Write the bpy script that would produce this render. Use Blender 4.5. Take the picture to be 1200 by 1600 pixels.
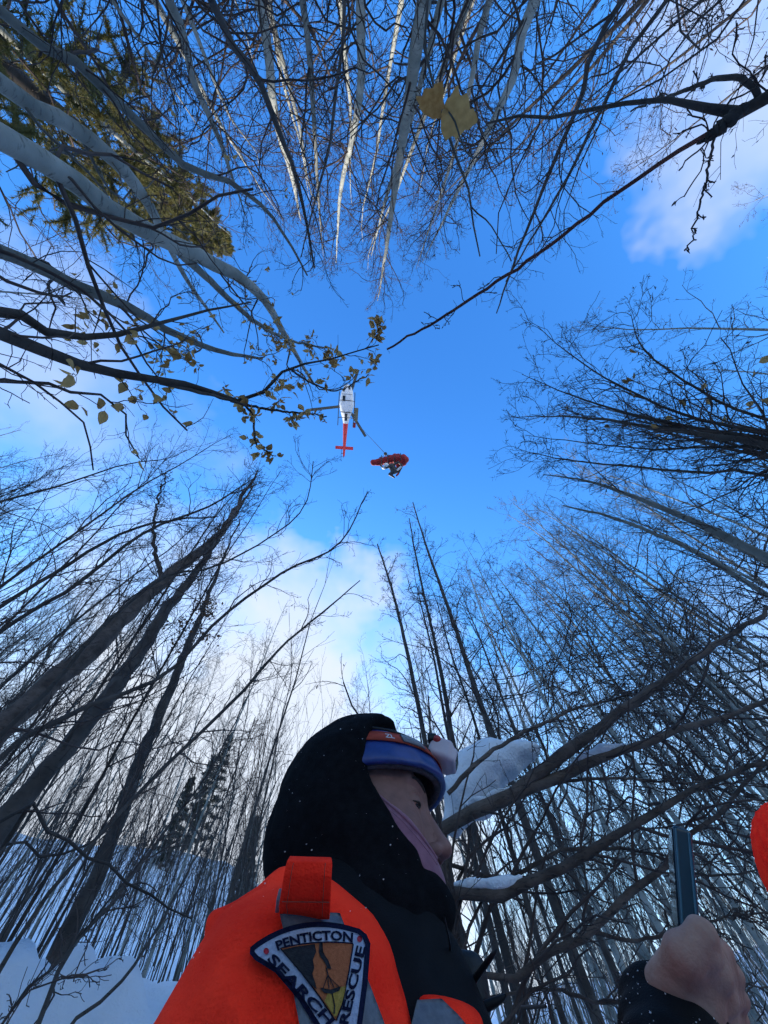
import bpy, bmesh, math, random
import numpy as np
from mathutils import Vector, Matrix, noise
from mathutils.bvhtree import BVHTree

for o in list(bpy.data.objects):
    bpy.data.objects.remove(o)
sc = bpy.context.scene
COL = sc.collection
RAD = math.radians

# ------------------------------------------------------------------ camera
# ultra-wide phone lens held at chest height, tipped back 67 degrees
F = 603.0                                   # focal length in photo pixels (1200 x 1600)
CAM = np.array([0.0, 0.0, 1.2])
_u = np.array([-50.0, 255.0, -F]); _u /= np.linalg.norm(_u)
_f = np.array([0.0, 0.0, -1.0])
_h = _f - (_f @ _u) * _u; _h /= np.linalg.norm(_h)
_r = np.cross(_h, _u)
ROT = np.array([_r, _h, _u])                # camera axes -> world axes
cd = bpy.data.cameras.new('camera')
cam = bpy.data.objects.new('camera', cd); COL.objects.link(cam)
cd.sensor_fit = 'VERTICAL'; cd.sensor_height = 36.0; cd.sensor_width = 27.0
cd.lens = 36.0 * F / 1600.0
cd.clip_start = 0.02; cd.clip_end = 2000.0
cam.matrix_world = Matrix.Translation(CAM) @ Matrix([list(r) for r in ROT]).to_4x4()
sc.camera = cam

# ------------------------------------------------------------------ sky and sun
SUN_AZ, SUN_EL = -33.0, 17.0                # azimuth from +Y towards +X, behind the left ridge
world = bpy.data.worlds.new('World'); sc.world = world; world.use_nodes = True
nt = world.node_tree; nt.nodes.clear()
def N(tree, kind, **kw):
    n = tree.nodes.new(kind)
    for k, v in kw.items(): setattr(n, k, v)
    return n
sky = N(nt, 'ShaderNodeTexSky', sky_type='NISHITA', sun_disc=False)
sky.sun_elevation = RAD(SUN_EL); sky.sun_rotation = RAD(SUN_AZ)
sky.altitude = 900; sky.air_density = 1.0; sky.dust_density = 0.5; sky.ozone_density = 2.0
hs = N(nt, 'ShaderNodeHueSaturation'); hs.inputs['Saturation'].default_value = 1.25; hs.inputs['Hue'].default_value = 0.505
hs.inputs['Value'].default_value = 1.0
nt.links.new(sky.outputs[0], hs.inputs['Color'])
gm = N(nt, 'ShaderNodeGamma'); gm.inputs['Gamma'].default_value = 1.38; nt.links.new(hs.outputs[0], gm.inputs['Color'])
tc = N(nt, 'ShaderNodeTexCoord')
# thin broken cloud: streaky noise over the whole dome, thicker towards the horizon
mp = N(nt, 'ShaderNodeMapping'); mp.inputs['Scale'].default_value = (1.6, 1.6, 2.6); mp.inputs['Location'].default_value = (3.1, 1.7, 0.4)
nt.links.new(tc.outputs['Generated'], mp.inputs['Vector'])
nz = N(nt, 'ShaderNodeTexNoise'); nz.inputs['Scale'].default_value = 1.5; nz.inputs['Detail'].default_value = 4; nz.inputs['Roughness'].default_value = 0.56; nz.inputs['Distortion'].default_value = 0.35
nt.links.new(mp.outputs[0], nz.inputs['Vector'])
sp = N(nt, 'ShaderNodeSeparateXYZ'); nt.links.new(tc.outputs['Generated'], sp.inputs[0])
def M(op, a, b=None, clamp=False):
    n = N(nt, 'ShaderNodeMath', operation=op, use_clamp=clamp)
    for i, v in enumerate((a, b)):
        if v is None: continue
        if isinstance(v, (int, float)): n.inputs[i].default_value = v
        else: nt.links.new(v, n.inputs[i])
    return n.outputs[0]
def ray(px, py):
    v = np.array([px - 600.0, -(py - 800.0), -F]); v /= np.linalg.norm(v)
    return ROT @ v
wn = N(nt, 'ShaderNodeTexNoise'); wn.inputs['Scale'].default_value = 4.2; wn.inputs['Detail'].default_value = 4; wn.inputs['Roughness'].default_value = 0.6
nt.links.new(tc.outputs['Generated'], wn.inputs['Vector'])
w1 = N(nt, 'ShaderNodeVectorMath', operation='SUBTRACT'); nt.links.new(wn.outputs['Color'], w1.inputs[0]); w1.inputs[1].default_value = (0.5, 0.5, 0.5)
w2 = N(nt, 'ShaderNodeVectorMath', operation='SCALE'); nt.links.new(w1.outputs[0], w2.inputs[0]); w2.inputs['Scale'].default_value = 0.55
w3 = N(nt, 'ShaderNodeVectorMath', operation='ADD'); nt.links.new(w2.outputs[0], w3.inputs[0]); nt.links.new(tc.outputs['Generated'], w3.inputs[1])
warp = N(nt, 'ShaderNodeVectorMath', operation='NORMALIZE'); nt.links.new(w3.outputs[0], warp.inputs[0])
def bank(px, py, width, gain):
    d = N(nt, 'ShaderNodeVectorMath', operation='DOT_PRODUCT')
    nt.links.new(warp.outputs[0], d.inputs[0]); d.inputs[1].default_value = tuple(ray(px, py))
    c = math.cos(RAD(width))
    return M('MULTIPLY', M('POWER', M('MULTIPLY', M('SUBTRACT', d.outputs['Value'], c), 1.0 / (1 - c), True), 0.8), gain)
low = M('POWER', M('SUBTRACT', 1.0, M('MULTIPLY', sp.outputs[2], 1.35), True), 1.1)
banks = M('MULTIPLY', low, 0.9)  # low white cloud carried round the unseen horizon, added to brighten the shaded jacket
for b in ((310, 1260, 38, 0.85), (455, 960, 13, 0.34), (110, 650, 20, 0.22), (1270, 90, 15, 0.5), (1120, 220, 6, 0.10), (0, 500, 16, 0.15)):
    banks = M('ADD', banks, bank(*b))
cl = M('ADD', M('MULTIPLY', M('SUBTRACT', nz.outputs['Fac'], 0.5), M('ADD', M('MULTIPLY', banks, 1.6), 0.3)), M('SUBTRACT', banks, 0.10))
cl = M('MULTIPLY', cl, 1.35, True)
cl = M('MULTIPLY', cl, 0.95)
mix = N(nt, 'ShaderNodeMix', data_type='RGBA')
nt.links.new(cl, mix.inputs[0]); 
tone = N(nt, 'ShaderNodeVectorMath', operation='DIVIDE'); dn = N(nt, 'ShaderNodeVectorMath', operation='MULTIPLY_ADD')
nt.links.new(gm.outputs[0], dn.inputs[0]); dn.inputs[1].default_value = (0.14, 0.14, 0.14); dn.inputs[2].default_value = (0.78, 0.78, 0.78)
nt.links.new(gm.outputs[0], tone.inputs[0]); nt.links.new(dn.outputs[0], tone.inputs[1])
nt.links.new(tone.outputs[0], mix.inputs[6])
mix.inputs[7].default_value = (1.55, 1.68, 1.9, 1)
bg = N(nt, 'ShaderNodeBackground'); bg.inputs['Strength'].default_value = 0.12
nt.links.new(mix.outputs[2], bg.inputs['Color'])
wo = N(nt, 'ShaderNodeOutputWorld'); nt.links.new(bg.outputs[0], wo.inputs['Surface'])

world.cycles.sampling_method = 'MANUAL'; world.cycles.sample_map_resolution = 512
sd = bpy.data.lights.new('sun', 'SUN'); sd.energy = 2.0; sd.angle = RAD(0.55); sd.color = (1.0, 0.93, 0.82)
sun = bpy.data.objects.new('sun', sd); COL.objects.link(sun)
_sv = Vector((math.sin(RAD(SUN_AZ)) * math.cos(RAD(SUN_EL)), math.cos(RAD(SUN_AZ)) * math.cos(RAD(SUN_EL)), math.sin(RAD(SUN_EL))))
sun.rotation_euler = _sv.to_track_quat('Z', 'Y').to_euler()
sun.location = _sv * 200

vs = sc.view_settings
vs.view_transform = 'Standard'; vs.look = 'None'; vs.gamma = 1.0; vs.use_curve_mapping = False
vs.exposure = 2.2
sc.cycles.max_bounces = 4; sc.cycles.diffuse_bounces = 2; sc.cycles.glossy_bounces = 2; sc.cycles.transparent_max_bounces = 4
sc.cycles.use_adaptive_sampling = True; sc.cycles.adaptive_threshold = 0.02
sc.cycles.use_denoising = True

# ------------------------------------------------------------------ helpers
RNG = np.random.default_rng(11)
random.seed(5)
def P(px, py, d):                           # point at slant distance d along the sight line of a photo pixel
    return CAM + ray(px, py) * d
def PH(px, py, hd):                         # point at horizontal distance hd
    v = ray(px, py)
    return CAM + v * (hd / math.hypot(v[0], v[1]))
def PD(px, py, D):                          # point at depth D along the optical axis
    v = np.array([px - 600.0, -(py - 800.0), -F]) / F * D
    return CAM + ROT @ v
def axis_depth(p):
    return -(ROT.T @ (np.asarray(p) - CAM))[2]
def tag(o, label, cat, group=None, kind=None):
    if label: o['label'] = label
    if cat: o['category'] = cat
    if group: o['group'] = group
    if kind: o['kind'] = kind
    return o
def empty(name, loc, label=None, cat=None, group=None):
    o = bpy.data.objects.new(name, None); COL.objects.link(o); o.location = loc
    o.empty_display_size = 0.1
    return tag(o, label, cat, group)
def link(name, me, mat, parent=None, loc=None):
    o = bpy.data.objects.new(name, me); COL.objects.link(o)
    if mat is not None and not me.materials: me.materials.append(mat)
    if parent is not None:
        o.parent = parent
        if loc is None:                     # mesh given in world coordinates
            o.matrix_parent_inverse = parent.matrix_basis.inverted()
    if loc is not None: o.location = loc
    return o
def mesh_np(name, V, Q, smooth=True):
    """V (n,3) array; Q list of (k,m) index arrays with m = 3 or 4"""
    me = bpy.data.meshes.new(name)
    V = np.asarray(V, np.float32)
    me.vertices.add(len(V)); me.vertices.foreach_set('co', V.ravel())
    Q = [np.asarray(q, np.int32) for q in Q if len(q)]
    nl = sum(q.size for q in Q); npoly = sum(len(q) for q in Q)
    me.loops.add(nl); me.polygons.add(npoly)
    me.loops.foreach_set('vertex_index', np.concatenate([q.ravel() for q in Q]))
    st, s0 = [], 0
    for q in Q:
        st.append(s0 + np.arange(len(q)) * q.shape[1]); s0 += q.size
    me.polygons.foreach_set('loop_start', np.concatenate(st).astype(np.int32))
    if smooth: me.polygons.foreach_set('use_smooth', np.ones(npoly, bool))
    me.update(calc_edges=True); me.validate()
    return me
def resample(pts, n):
    """Catmull-Rom through pts (k,m) -> (n,m)"""
    p = np.asarray(pts, float)
    if len(p) == 2: p = np.array([p[0], (p[0] + p[1]) / 2, p[1]])
    e = np.vstack([2 * p[0] - p[1], p, 2 * p[-1] - p[-2]])
    seg = np.linalg.norm(np.diff(p[:, :3], axis=0), axis=1); s = np.concatenate([[0], np.cumsum(seg)]); s /= s[-1]
    out = []
    for t in np.linspace(0, 1, n):
        i = min(int(np.searchsorted(s, t, 'right')) - 1, len(p) - 2)
        u = (t - s[i]) / max(s[i + 1] - s[i], 1e-9)
        a, b, c, d = e[i], e[i + 1], e[i + 2], e[i + 3]
        out.append(0.5 * (2 * b + (c - a) * u + (2 * a - 5 * b + 4 * c - d) * u * u + (3 * b - a - 3 * c + d) * u ** 3))
    return np.array(out)
class Tubes:
    """collects many tapered tubes; pts (N,K,3), rad (N,K)"""
    def __init__(self): self.V, self.Q, self.n = [], [], 0
    def add(self, pts, rad, sides=4):
        pts = np.asarray(pts, float); rad = np.asarray(rad, float)
        if pts.ndim == 2: pts, rad = pts[None], rad[None]
        n, k = rad.shape
        if n == 0: return
        t = np.empty_like(pts)
        t[:, 1:-1] = pts[:, 2:] - pts[:, :-2]; t[:, 0] = pts[:, 1] - pts[:, 0]; t[:, -1] = pts[:, -1] - pts[:, -2]
        t /= np.linalg.norm(t, axis=2, keepdims=True) + 1e-9
        m = np.mean(t, axis=1)
        ref = np.where((np.abs(m[:, 2:3]) < 0.8), np.array([[0, 0, 1.0]]), np.array([[1.0, 0.3, 0]]))
        ref = np.repeat(ref[:, None], k, axis=1)
        a = ref - np.sum(ref * t, axis=2, keepdims=True) * t; a /= np.linalg.norm(a, axis=2, keepdims=True) + 1e-9
        b = np.cross(t, a)
        ang = np.arange(sides) * 2 * math.pi / sides
        ring = (a[:, :, None] * np.cos(ang)[None, None, :, None] + b[:, :, None] * np.sin(ang)[None, None, :, None])
        v = pts[:, :, None] + ring * rad[:, :, None, None]
        self.V.append(v.reshape(-1, 3))
        i = (np.arange(n)[:, None, None] * k + np.arange(k - 1)[None, :, None]) * sides + np.arange(sides)[None, None, :]
        j = (np.arange(n)[:, None, None] * k + np.arange(k - 1)[None, :, None]) * sides + (np.arange(sides)[None, None, :] + 1) % sides
        q = np.stack([i, j, j + sides, i + sides], -1).reshape(-1, 4)
        self.Q.append(q + self.n); self.n += v.size // 3
    def mesh(self, name):
        return mesh_np(name, np.concatenate(self.V), [np.concatenate(self.Q)])

# ------------------------------------------------------------------ materials
def new_mat(name):
    m = bpy.data.materials.new(name); m.use_nodes = True
    t = m.node_tree; b = t.nodes['Principled BSDF']
    return m, t, b
def mat_noise(name, c1, c2, scale=8.0, rough=0.8, bump=0.0, bscale=None, stretch=(1, 1, 1), detail=5, spec=0.3, lo=0.35, hi=0.65, sheen=0.0):
    m, t, b = new_mat(name)
    co = N(t, 'ShaderNodeTexCoord'); mp_ = N(t, 'ShaderNodeMapping'); mp_.inputs['Scale'].default_value = stretch
    t.links.new(co.outputs['Object'], mp_.inputs['Vector'])
    nz_ = N(t, 'ShaderNodeTexNoise'); nz_.inputs['Scale'].default_value = scale; nz_.inputs['Detail'].default_value = detail; nz_.inputs['Roughness'].default_value = 0.6
    t.links.new(mp_.outputs[0], nz_.inputs['Vector'])
    cr = N(t, 'ShaderNodeValToRGB'); cr.color_ramp.elements[0].position = lo; cr.color_ramp.elements[1].position = hi
    cr.color_ramp.elements[0].color = (*c1, 1); cr.color_ramp.elements[1].color = (*c2, 1)
    t.links.new(nz_.outputs['Fac'], cr.inputs[0]); t.links.new(cr.outputs[0], b.inputs['Base Color'])
    b.inputs['Roughness'].default_value = rough; b.inputs['Specular IOR Level'].default_value = spec
    if sheen: b.inputs['Sheen Weight'].default_value = sheen
    if bump:
        nb = N(t, 'ShaderNodeTexNoise'); nb.inputs['Scale'].default_value = bscale or scale * 3; nb.inputs['Detail'].default_value = 6
        t.links.new(mp_.outputs[0], nb.inputs['Vector'])
        bp = N(t, 'ShaderNodeBump'); bp.inputs['Strength'].default_value = bump; bp.inputs['Distance'].default_value = 0.01
        t.links.new(nb.outputs['Fac'], bp.inputs['Height']); t.links.new(bp.outputs[0], b.inputs['Normal'])
    return m
def mat_bark(name, c1, c2, mark, scale=14.0, bump=0.4, mark_amt=0.6):
    """smooth young bark with dark cross-wise lenticels and scars"""
    m, t, b = new_mat(name)
    co = N(t, 'ShaderNodeTexCoord')
    oi = N(t, 'ShaderNodeObjectInfo')
    ad = N(t, 'ShaderNodeVectorMath', operation='ADD'); t.links.new(co.outputs['Object'], ad.inputs[0]); t.links.new(oi.outputs['Random'], ad.inputs[1])
    n1 = N(t, 'ShaderNodeTexNoise'); n1.inputs['Scale'].default_value = scale * 0.35; n1.inputs['Detail'].default_value = 6
    t.links.new(ad.outputs[0], n1.inputs['Vector'])
    cr = N(t, 'ShaderNodeValToRGB'); cr.color_ramp.elements[0].position = 0.35; cr.color_ramp.elements[1].position = 0.68
    cr.color_ramp.elements[0].color = (*c1, 1); cr.color_ramp.elements[1].color = (*c2, 1)
    t.links.new(n1.outputs['Fac'], cr.inputs[0])
    mp_ = N(t, 'ShaderNodeMapping'); mp_.inputs['Scale'].default_value = (1, 1, 3.2)
    t.links.new(ad.outputs[0], mp_.inputs['Vector'])
    n2 = N(t, 'ShaderNodeTexNoise'); n2.inputs['Scale'].default_value = scale; n2.inputs['Detail'].default_value = 4; n2.inputs['Roughness'].default_value = 0.7
    t.links.new(mp_.outputs[0], n2.inputs['Vector'])
    c2_ = N(t, 'ShaderNodeValToRGB'); c2_.color_ramp.elements[0].position = 0.56; c2_.color_ramp.elements[1].position = 0.68
    c2_.color_ramp.elements[0].color = (0, 0, 0, 1); c2_.color_ramp.elements[1].color = (mark_amt,) * 3 + (1,)
    t.links.new(n2.outputs['Fac'], c2_.inputs[0])
    mx = N(t, 'ShaderNodeMix', data_type='RGBA'); t.links.new(c2_.outputs[0], mx.inputs[0]); t.links.new(cr.outputs[0], mx.inputs[6]); mx.inputs[7].default_value = (*mark, 1)
    # every stem a little lighter or darker than its neighbours
    hv = N(t, 'ShaderNodeHueSaturation'); t.links.new(mx.outputs[2], hv.inputs['Color'])
    mr = N(t, 'ShaderNodeMapRange'); t.links.new(oi.outputs['Random'], mr.inputs[0]); mr.inputs[3].default_value = 0.7; mr.inputs[4].default_value = 1.2
    t.links.new(mr.outputs[0], hv.inputs['Value'])
    t.links.new(hv.outputs[0], b.inputs['Base Color'])
    b.inputs['Roughness'].default_value = 0.8; b.inputs['Specular IOR Level'].default_value = 0.25
    bp = N(t, 'ShaderNodeBump'); bp.inputs['Strength'].default_value = bump; bp.inputs['Distance'].default_value = 0.006
    t.links.new(n2.outputs['Fac'], bp.inputs['Height']); t.links.new(bp.outputs[0], b.inputs['Normal'])
    return m
def mat_leaf(name, c1, c2, trans=0.45, scale=30):
    m, t, b = new_mat(name)
    oi = N(t, 'ShaderNodeObjectInfo'); co = N(t, 'ShaderNodeTexCoord')
    n1 = N(t, 'ShaderNodeTexNoise'); n1.inputs['Scale'].default_value = scale; n1.inputs['Detail'].default_value = 4
    t.links.new(co.outputs['Object'], n1.inputs['Vector'])
    ma = N(t, 'ShaderNodeMath', operation='ADD'); t.links.new(n1.outputs['Fac'], ma.inputs[0])
    mr = N(t, 'ShaderNodeMapRange'); t.links.new(oi.outputs['Random'], mr.inputs[0]); mr.inputs[3].default_value = -0.35; mr.inputs[4].default_value = 0.35
    t.links.new(mr.outputs[0], ma.inputs[1])
    cr = N(t, 'ShaderNodeValToRGB'); cr.color_ramp.elements[0].position = 0.2; cr.color_ramp.elements[1].position = 0.8
    cr.color_ramp.elements[0].color = (*c1, 1); cr.color_ramp.elements[1].color = (*c2, 1)
    t.links.new(ma.outputs[0], cr.inputs[0]); t.links.new(cr.outputs[0], b.inputs['Base Color'])
    b.inputs['Roughness'].default_value = 0.6; b.inputs['Specular IOR Level'].default_value = 0.25
    tr = N(t, 'ShaderNodeBsdfTranslucent'); t.links.new(cr.outputs[0], tr.inputs['Color'])
    ms = N(t, 'ShaderNodeMixShader'); ms.inputs[0].default_value = trans
    t.links.new(b.outputs[0], ms.inputs[1]); t.links.new(tr.outputs[0], ms.inputs[2])
    t.links.new(ms.outputs[0], t.nodes['Material Output'].inputs['Surface'])
    return m
MAT = {}
MAT['bark_pale'] = mat_bark('bark_pale', (0.20, 0.21, 0.185), (0.36, 0.36, 0.32), (0.035, 0.03, 0.028), 13, 0.4, 0.75)
MAT['bark_grey'] = mat_bark('bark_grey', (0.12, 0.12, 0.105), (0.22, 0.22, 0.19), (0.03, 0.027, 0.025), 13, 0.5, 0.7)
MAT['bark_dark'] = mat_bark('bark_dark', (0.045, 0.036, 0.030), (0.095, 0.078, 0.066), (0.018, 0.015, 0.014), 16, 0.8, 0.7)
MAT['bark_rough'] = mat_bark('bark_rough', (0.06, 0.042, 0.033), (0.15, 0.112, 0.09), (0.02, 0.016, 0.014), 38, 1.0, 0.8)
MAT['twig'] = mat_bark('twig', (0.050, 0.034, 0.030), (0.105, 0.075, 0.062), (0.02, 0.016, 0.015), 22, 0.2, 0.4)
MAT['twig_grey'] = mat_bark('twig_grey', (0.105, 0.095, 0.082), (0.22, 0.20, 0.165), (0.03, 0.027, 0.024), 22, 0.2, 0.4)
MAT['twig_red'] = mat_bark('twig_red', (0.075, 0.022, 0.018), (0.14, 0.055, 0.042), (0.03, 0.015, 0.013), 22, 0.2, 0.4)
MAT['leaf'] = mat_leaf('leaf_tan', (0.30, 0.16, 0.05), (0.60, 0.37, 0.14), 0.55)
MAT['leaf_brown'] = mat_leaf('leaf_brown', (0.16, 0.075, 0.03), (0.30, 0.15, 0.06), 0.4)
MAT['leaf_gold'] = mat_leaf('leaf_gold', (0.34, 0.15, 0.042), (0.64, 0.35, 0.12), 0.5, 60)
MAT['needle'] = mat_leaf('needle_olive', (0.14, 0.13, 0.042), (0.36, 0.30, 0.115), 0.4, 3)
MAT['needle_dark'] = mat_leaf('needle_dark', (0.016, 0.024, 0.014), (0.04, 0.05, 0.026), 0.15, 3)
MAT['bud'] = mat_noise('bud', (0.05, 0.03, 0.022), (0.12, 0.07, 0.045), 40)

def mat_snow():
    m, t, b = new_mat('snow')
    co = N(t, 'ShaderNodeTexCoord')
    n1 = N(t, 'ShaderNodeTexNoise'); n1.inputs['Scale'].default_value = 5; n1.inputs['Detail'].default_value = 8
    n2 = N(t, 'ShaderNodeTexNoise'); n2.inputs['Scale'].default_value = 120; n2.inputs['Detail'].default_value = 3
    for n in (n1, n2): t.links.new(co.outputs['Object'], n.inputs['Vector'])
    cr = N(t, 'ShaderNodeValToRGB'); cr.color_ramp.elements[0].color = (0.68, 0.70, 0.73, 1); cr.color_ramp.elements[1].color = (0.82, 0.83, 0.85, 1)
    t.links.new(n1.outputs['Fac'], cr.inputs[0]); t.links.new(cr.outputs[0], b.inputs['Base Color'])
    b.inputs['Roughness'].default_value = 0.75
    ma = N(t, 'ShaderNodeMath', operation='MULTIPLY_ADD'); t.links.new(n2.outputs['Fac'], ma.inputs[0]); ma.inputs[1].default_value = 0.15; t.links.new(n1.outputs['Fac'], ma.inputs[2])
    bp = N(t, 'ShaderNodeBump'); bp.inputs['Strength'].default_value = 0.8; bp.inputs['Distance'].default_value = 0.05
    t.links.new(ma.outputs[0], bp.inputs['Height']); t.links.new(bp.outputs[0], b.inputs['Normal'])
    return m
MAT['snow'] = mat_snow()

# ------------------------------------------------------------------ terrain
def sstep(a, b, x):
    t = np.clip((x - a) / (b - a), 0, 1); return t * t * (3 - 2 * t)
AZK = [-180, -130, -95, -75, -58, -45, -27, -16, -5, 15, 40, 70, 100, 140, 180]
ELK = [6, 9, 17, 23, 24.5, 24.5, 24.2, 20, 14, 13, 13, 11, 6, 5, 6]
NEK = [2, 3, 9, 13.5, 15, 15, 14, 10, 6, 3, 2, 2, 2, 2, 2]
BUMPS = [(*PH(px, py, hd)[:2], bh, br) for px, py, hd, bh, br in ((88, 1500, 2.9, 0.15, 0.26), (150, 1545, 2.8, 0.09, 0.20), (205, 1540, 3.1, 0.12, 0.24), (10, 1510, 2.7, 0.11, 0.24), (255, 1560, 3.2, 0.12, 0.20), (60, 1580, 2.3, 0.07, 0.18), (310, 1520, 4.2, 0.14, 0.30), (140, 1470, 4.0, 0.10, 0.28), (30, 1450, 4.2, 0.12, 0.30), (240, 1480, 4.6, 0.14, 0.32), (110, 1560, 2.5, 0.06, 0.12), (180, 1580, 2.7, 0.06, 0.12), (40, 1540, 2.4, 0.05, 0.12))]
def ground_z(x, y):
    d = math.hypot(x, y); az = math.degrees(math.atan2(x, y))
    el = np.interp(az, AZK, ELK); ne = np.interp(az, AZK, NEK)
    e = ne + (el - ne) * sstep(3, 48, d)
    dd = min(d, 52.0)
    z = (1.2 + dd * math.tan(RAD(e))) * sstep(1.2, 2.9 if az < -10 else 6.0, d)
    if az > -10 or az < -95: z *= 0.55 + 0.45 * sstep(4, 16, d)
    z -= max(0.0, d - 58) * 0.15
    # pillows and hollows
    near = 1 - sstep(6, 14, d)
    lump = noise.noise((x * 1.1, y * 1.1, 0.3)) * 0.30 * (0.15 + 0.85 * near) + noise.noise((x * 2.3, y * 2.3, 4.3)) * 0.15 * near + noise.noise((x * 5.1, y * 5.1, 2.3)) * 0.06 * near + noise.noise((x * 11.0, y * 11.0, 7.3)) * 0.018 * (1 - sstep(3, 6, d))
    lump += noise.noise((x * 0.25, y * 0.25, 1.3)) * 0.4 * (1 - near)
    z += lump * sstep(1.2, 2.6, d) * (0.6 + 0.8 * sstep(5, 30, d))
    bank_ = sstep(1.3, 2.0, d) * (1 - sstep(3.2, 4.6, d)) if az < -12 else 0.0
    z += bank_ * (abs(noise.noise((x * 3.1, y * 3.1, 21.0))) * 0.34 + noise.noise((x * 6.5, y * 6.5, 13.0)) * 0.09 - 0.09)
    for bx, by, bh, br in BUMPS:
        wx = noise.noise((x * 3.7, y * 3.7, 5.0)) * 0.13; wy = noise.noise((x * 3.7, y * 3.7, 8.0)) * 0.13
        z += bh * 1.15 * math.exp(-((x + wx - bx) ** 2 + (y + wy - by) ** 2) / br ** 2)
    z += noise.noise((x * 0.06, y * 0.06, 9.1)) * 1.2 * sstep(15, 45, d)
    return z
def build_terrain():
    na = 520
    ds = np.concatenate([[0.0], np.geomspace(0.35, 140, 200)])
    V, Q = [(0, 0, ground_z(0.01, 0.01))], []
    for d in ds[1:]:
        for i in range(na):
            a = 2 * math.pi * i / na
            x, y = d * math.sin(a), d * math.cos(a)
            V.append((x, y, ground_z(x, y)))
    tri = [(0, 1 + (i + 1) % na, 1 + i) for i in range(na)]
    i = np.arange(na); j = (i + 1) % na
    for k in range(len(ds) - 2):
        b0, b1 = 1 + k * na, 1 + (k + 1) * na
        Q.append(np.stack([b0 + i, b0 + j, b1 + j, b1 + i], -1))
    me = mesh_np('snow_ground', np.array(V), [np.array(tri), np.concatenate(Q)])
    o = link('ground', me, MAT['snow']); o['kind'] = 'structure'; o['label'] = 'snow covered gully floor rising to a ridge on the left'
build_terrain()
# ------------------------------------------------------------------ trees
def grow(pp, pr, per, t0, t1, ang, ln, K, rng, up=0.25, wob=0.16, rf=0.6, rmin=0.0012, rtip=0.45, taper=0.55, pull=None):
    n, k, _ = pp.shape
    if n == 0: return np.zeros((0, K, 3)), np.zeros((0, K))
    L = np.linalg.norm(np.diff(pp, axis=1), axis=2).sum(1)
    m = n * per
    par = np.repeat(np.arange(n), per)
    t = t0 + (t1 - t0) * rng.random(m) ** 0.9
    x = t * (k - 1); i = np.minimum(x.astype(int), k - 2); u = (x - i)[:, None]
    pos = pp[par, i] * (1 - u) + pp[par, i + 1] * u
    rad = pr[par, i] * (1 - u[:, 0]) + pr[par, i + 1] * u[:, 0]
    tan = pp[par, i + 1] - pp[par, i]; tan /= np.linalg.norm(tan, axis=1, keepdims=True) + 1e-9
    rv = rng.normal(size=(m, 3)); rv -= np.sum(rv * tan, 1, keepdims=True) * tan; rv /= np.linalg.norm(rv, axis=1, keepdims=True) + 1e-9
    a = np.radians(ang * (0.7 + 0.6 * rng.random(m)))[:, None]
    d = tan * np.cos(a) + rv * np.sin(a)
    ll = ln * L[par] * (1 - taper * t) * (0.55 + 0.7 * rng.random(m))
    r0 = np.maximum(np.minimum(rad * 0.85, rad * rf * (0.6 + 0.6 * rng.random(m))), rmin)
    r0 = np.maximum(np.minimum(r0, 0.0095 * ll + 0.0006), rmin * 0.8)
    pts = np.empty((m, K, 3)); pts[:, 0] = pos
    step = (ll / (K - 1))[:, None]
    for q in range(1, K):
        d = d + rng.normal(size=(m, 3)) * wob
        d[:, 2] += up / (K - 1)
        if pull is not None: d += pull / (K - 1)
        d /= np.linalg.norm(d, axis=1, keepdims=True)
        pts[:, q] = pts[:, q - 1] + d * step
    s = np.linspace(0, 1, K)[None]
    rr = np.maximum(r0[:, None] * (1 - (1 - rtip) * s), rmin * 0.7)
    return pts, rr
def buds_on(T, pts, rng, frac, size, sides=3):
    n, k, _ = pts.shape
    sel = np.where(rng.random(n) < frac)[0]
    if len(sel) == 0: return
    i = rng.integers(1, k, len(sel))
    c = pts[sel, i]; d = pts[sel, i] - pts[sel, i - 1]; d /= np.linalg.norm(d, axis=1, keepdims=True) + 1e-9
    d = d + rng.normal(size=d.shape) * 0.5
    sz = size * (0.6 + 0.8 * rng.random(len(sel)))[:, None]
    p = np.stack([c, c + d * sz, c + d * sz * 2.1], 1)
    T.add(p, np.stack([sz[:, 0] * 0.15, sz[:, 0] * 0.5, sz[:, 0] * 0.08], 1), sides)
def trunk_line(H, lean, bend, rng, n=16):
    s = np.linspace(0, 1, n)
    a = rng.random() * 6.28
    off = np.zeros((n, 3)); off[:, 2] = s * H
    off[:, 0] += lean * H * s ** 1.5 * math.cos(a); off[:, 1] += lean * H * s ** 1.5 * math.sin(a)
    w = np.cumsum(rng.normal(size=(n, 2)) * bend * H / n, axis=0); w -= w[0]
    w2 = np.copy(w)
    w2[1:-1] = (w[:-2] + w[1:-1] * 2 + w[2:]) / 4
    off[:, :2] += w2 * s[:, None] ** 0.5
    return off
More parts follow.
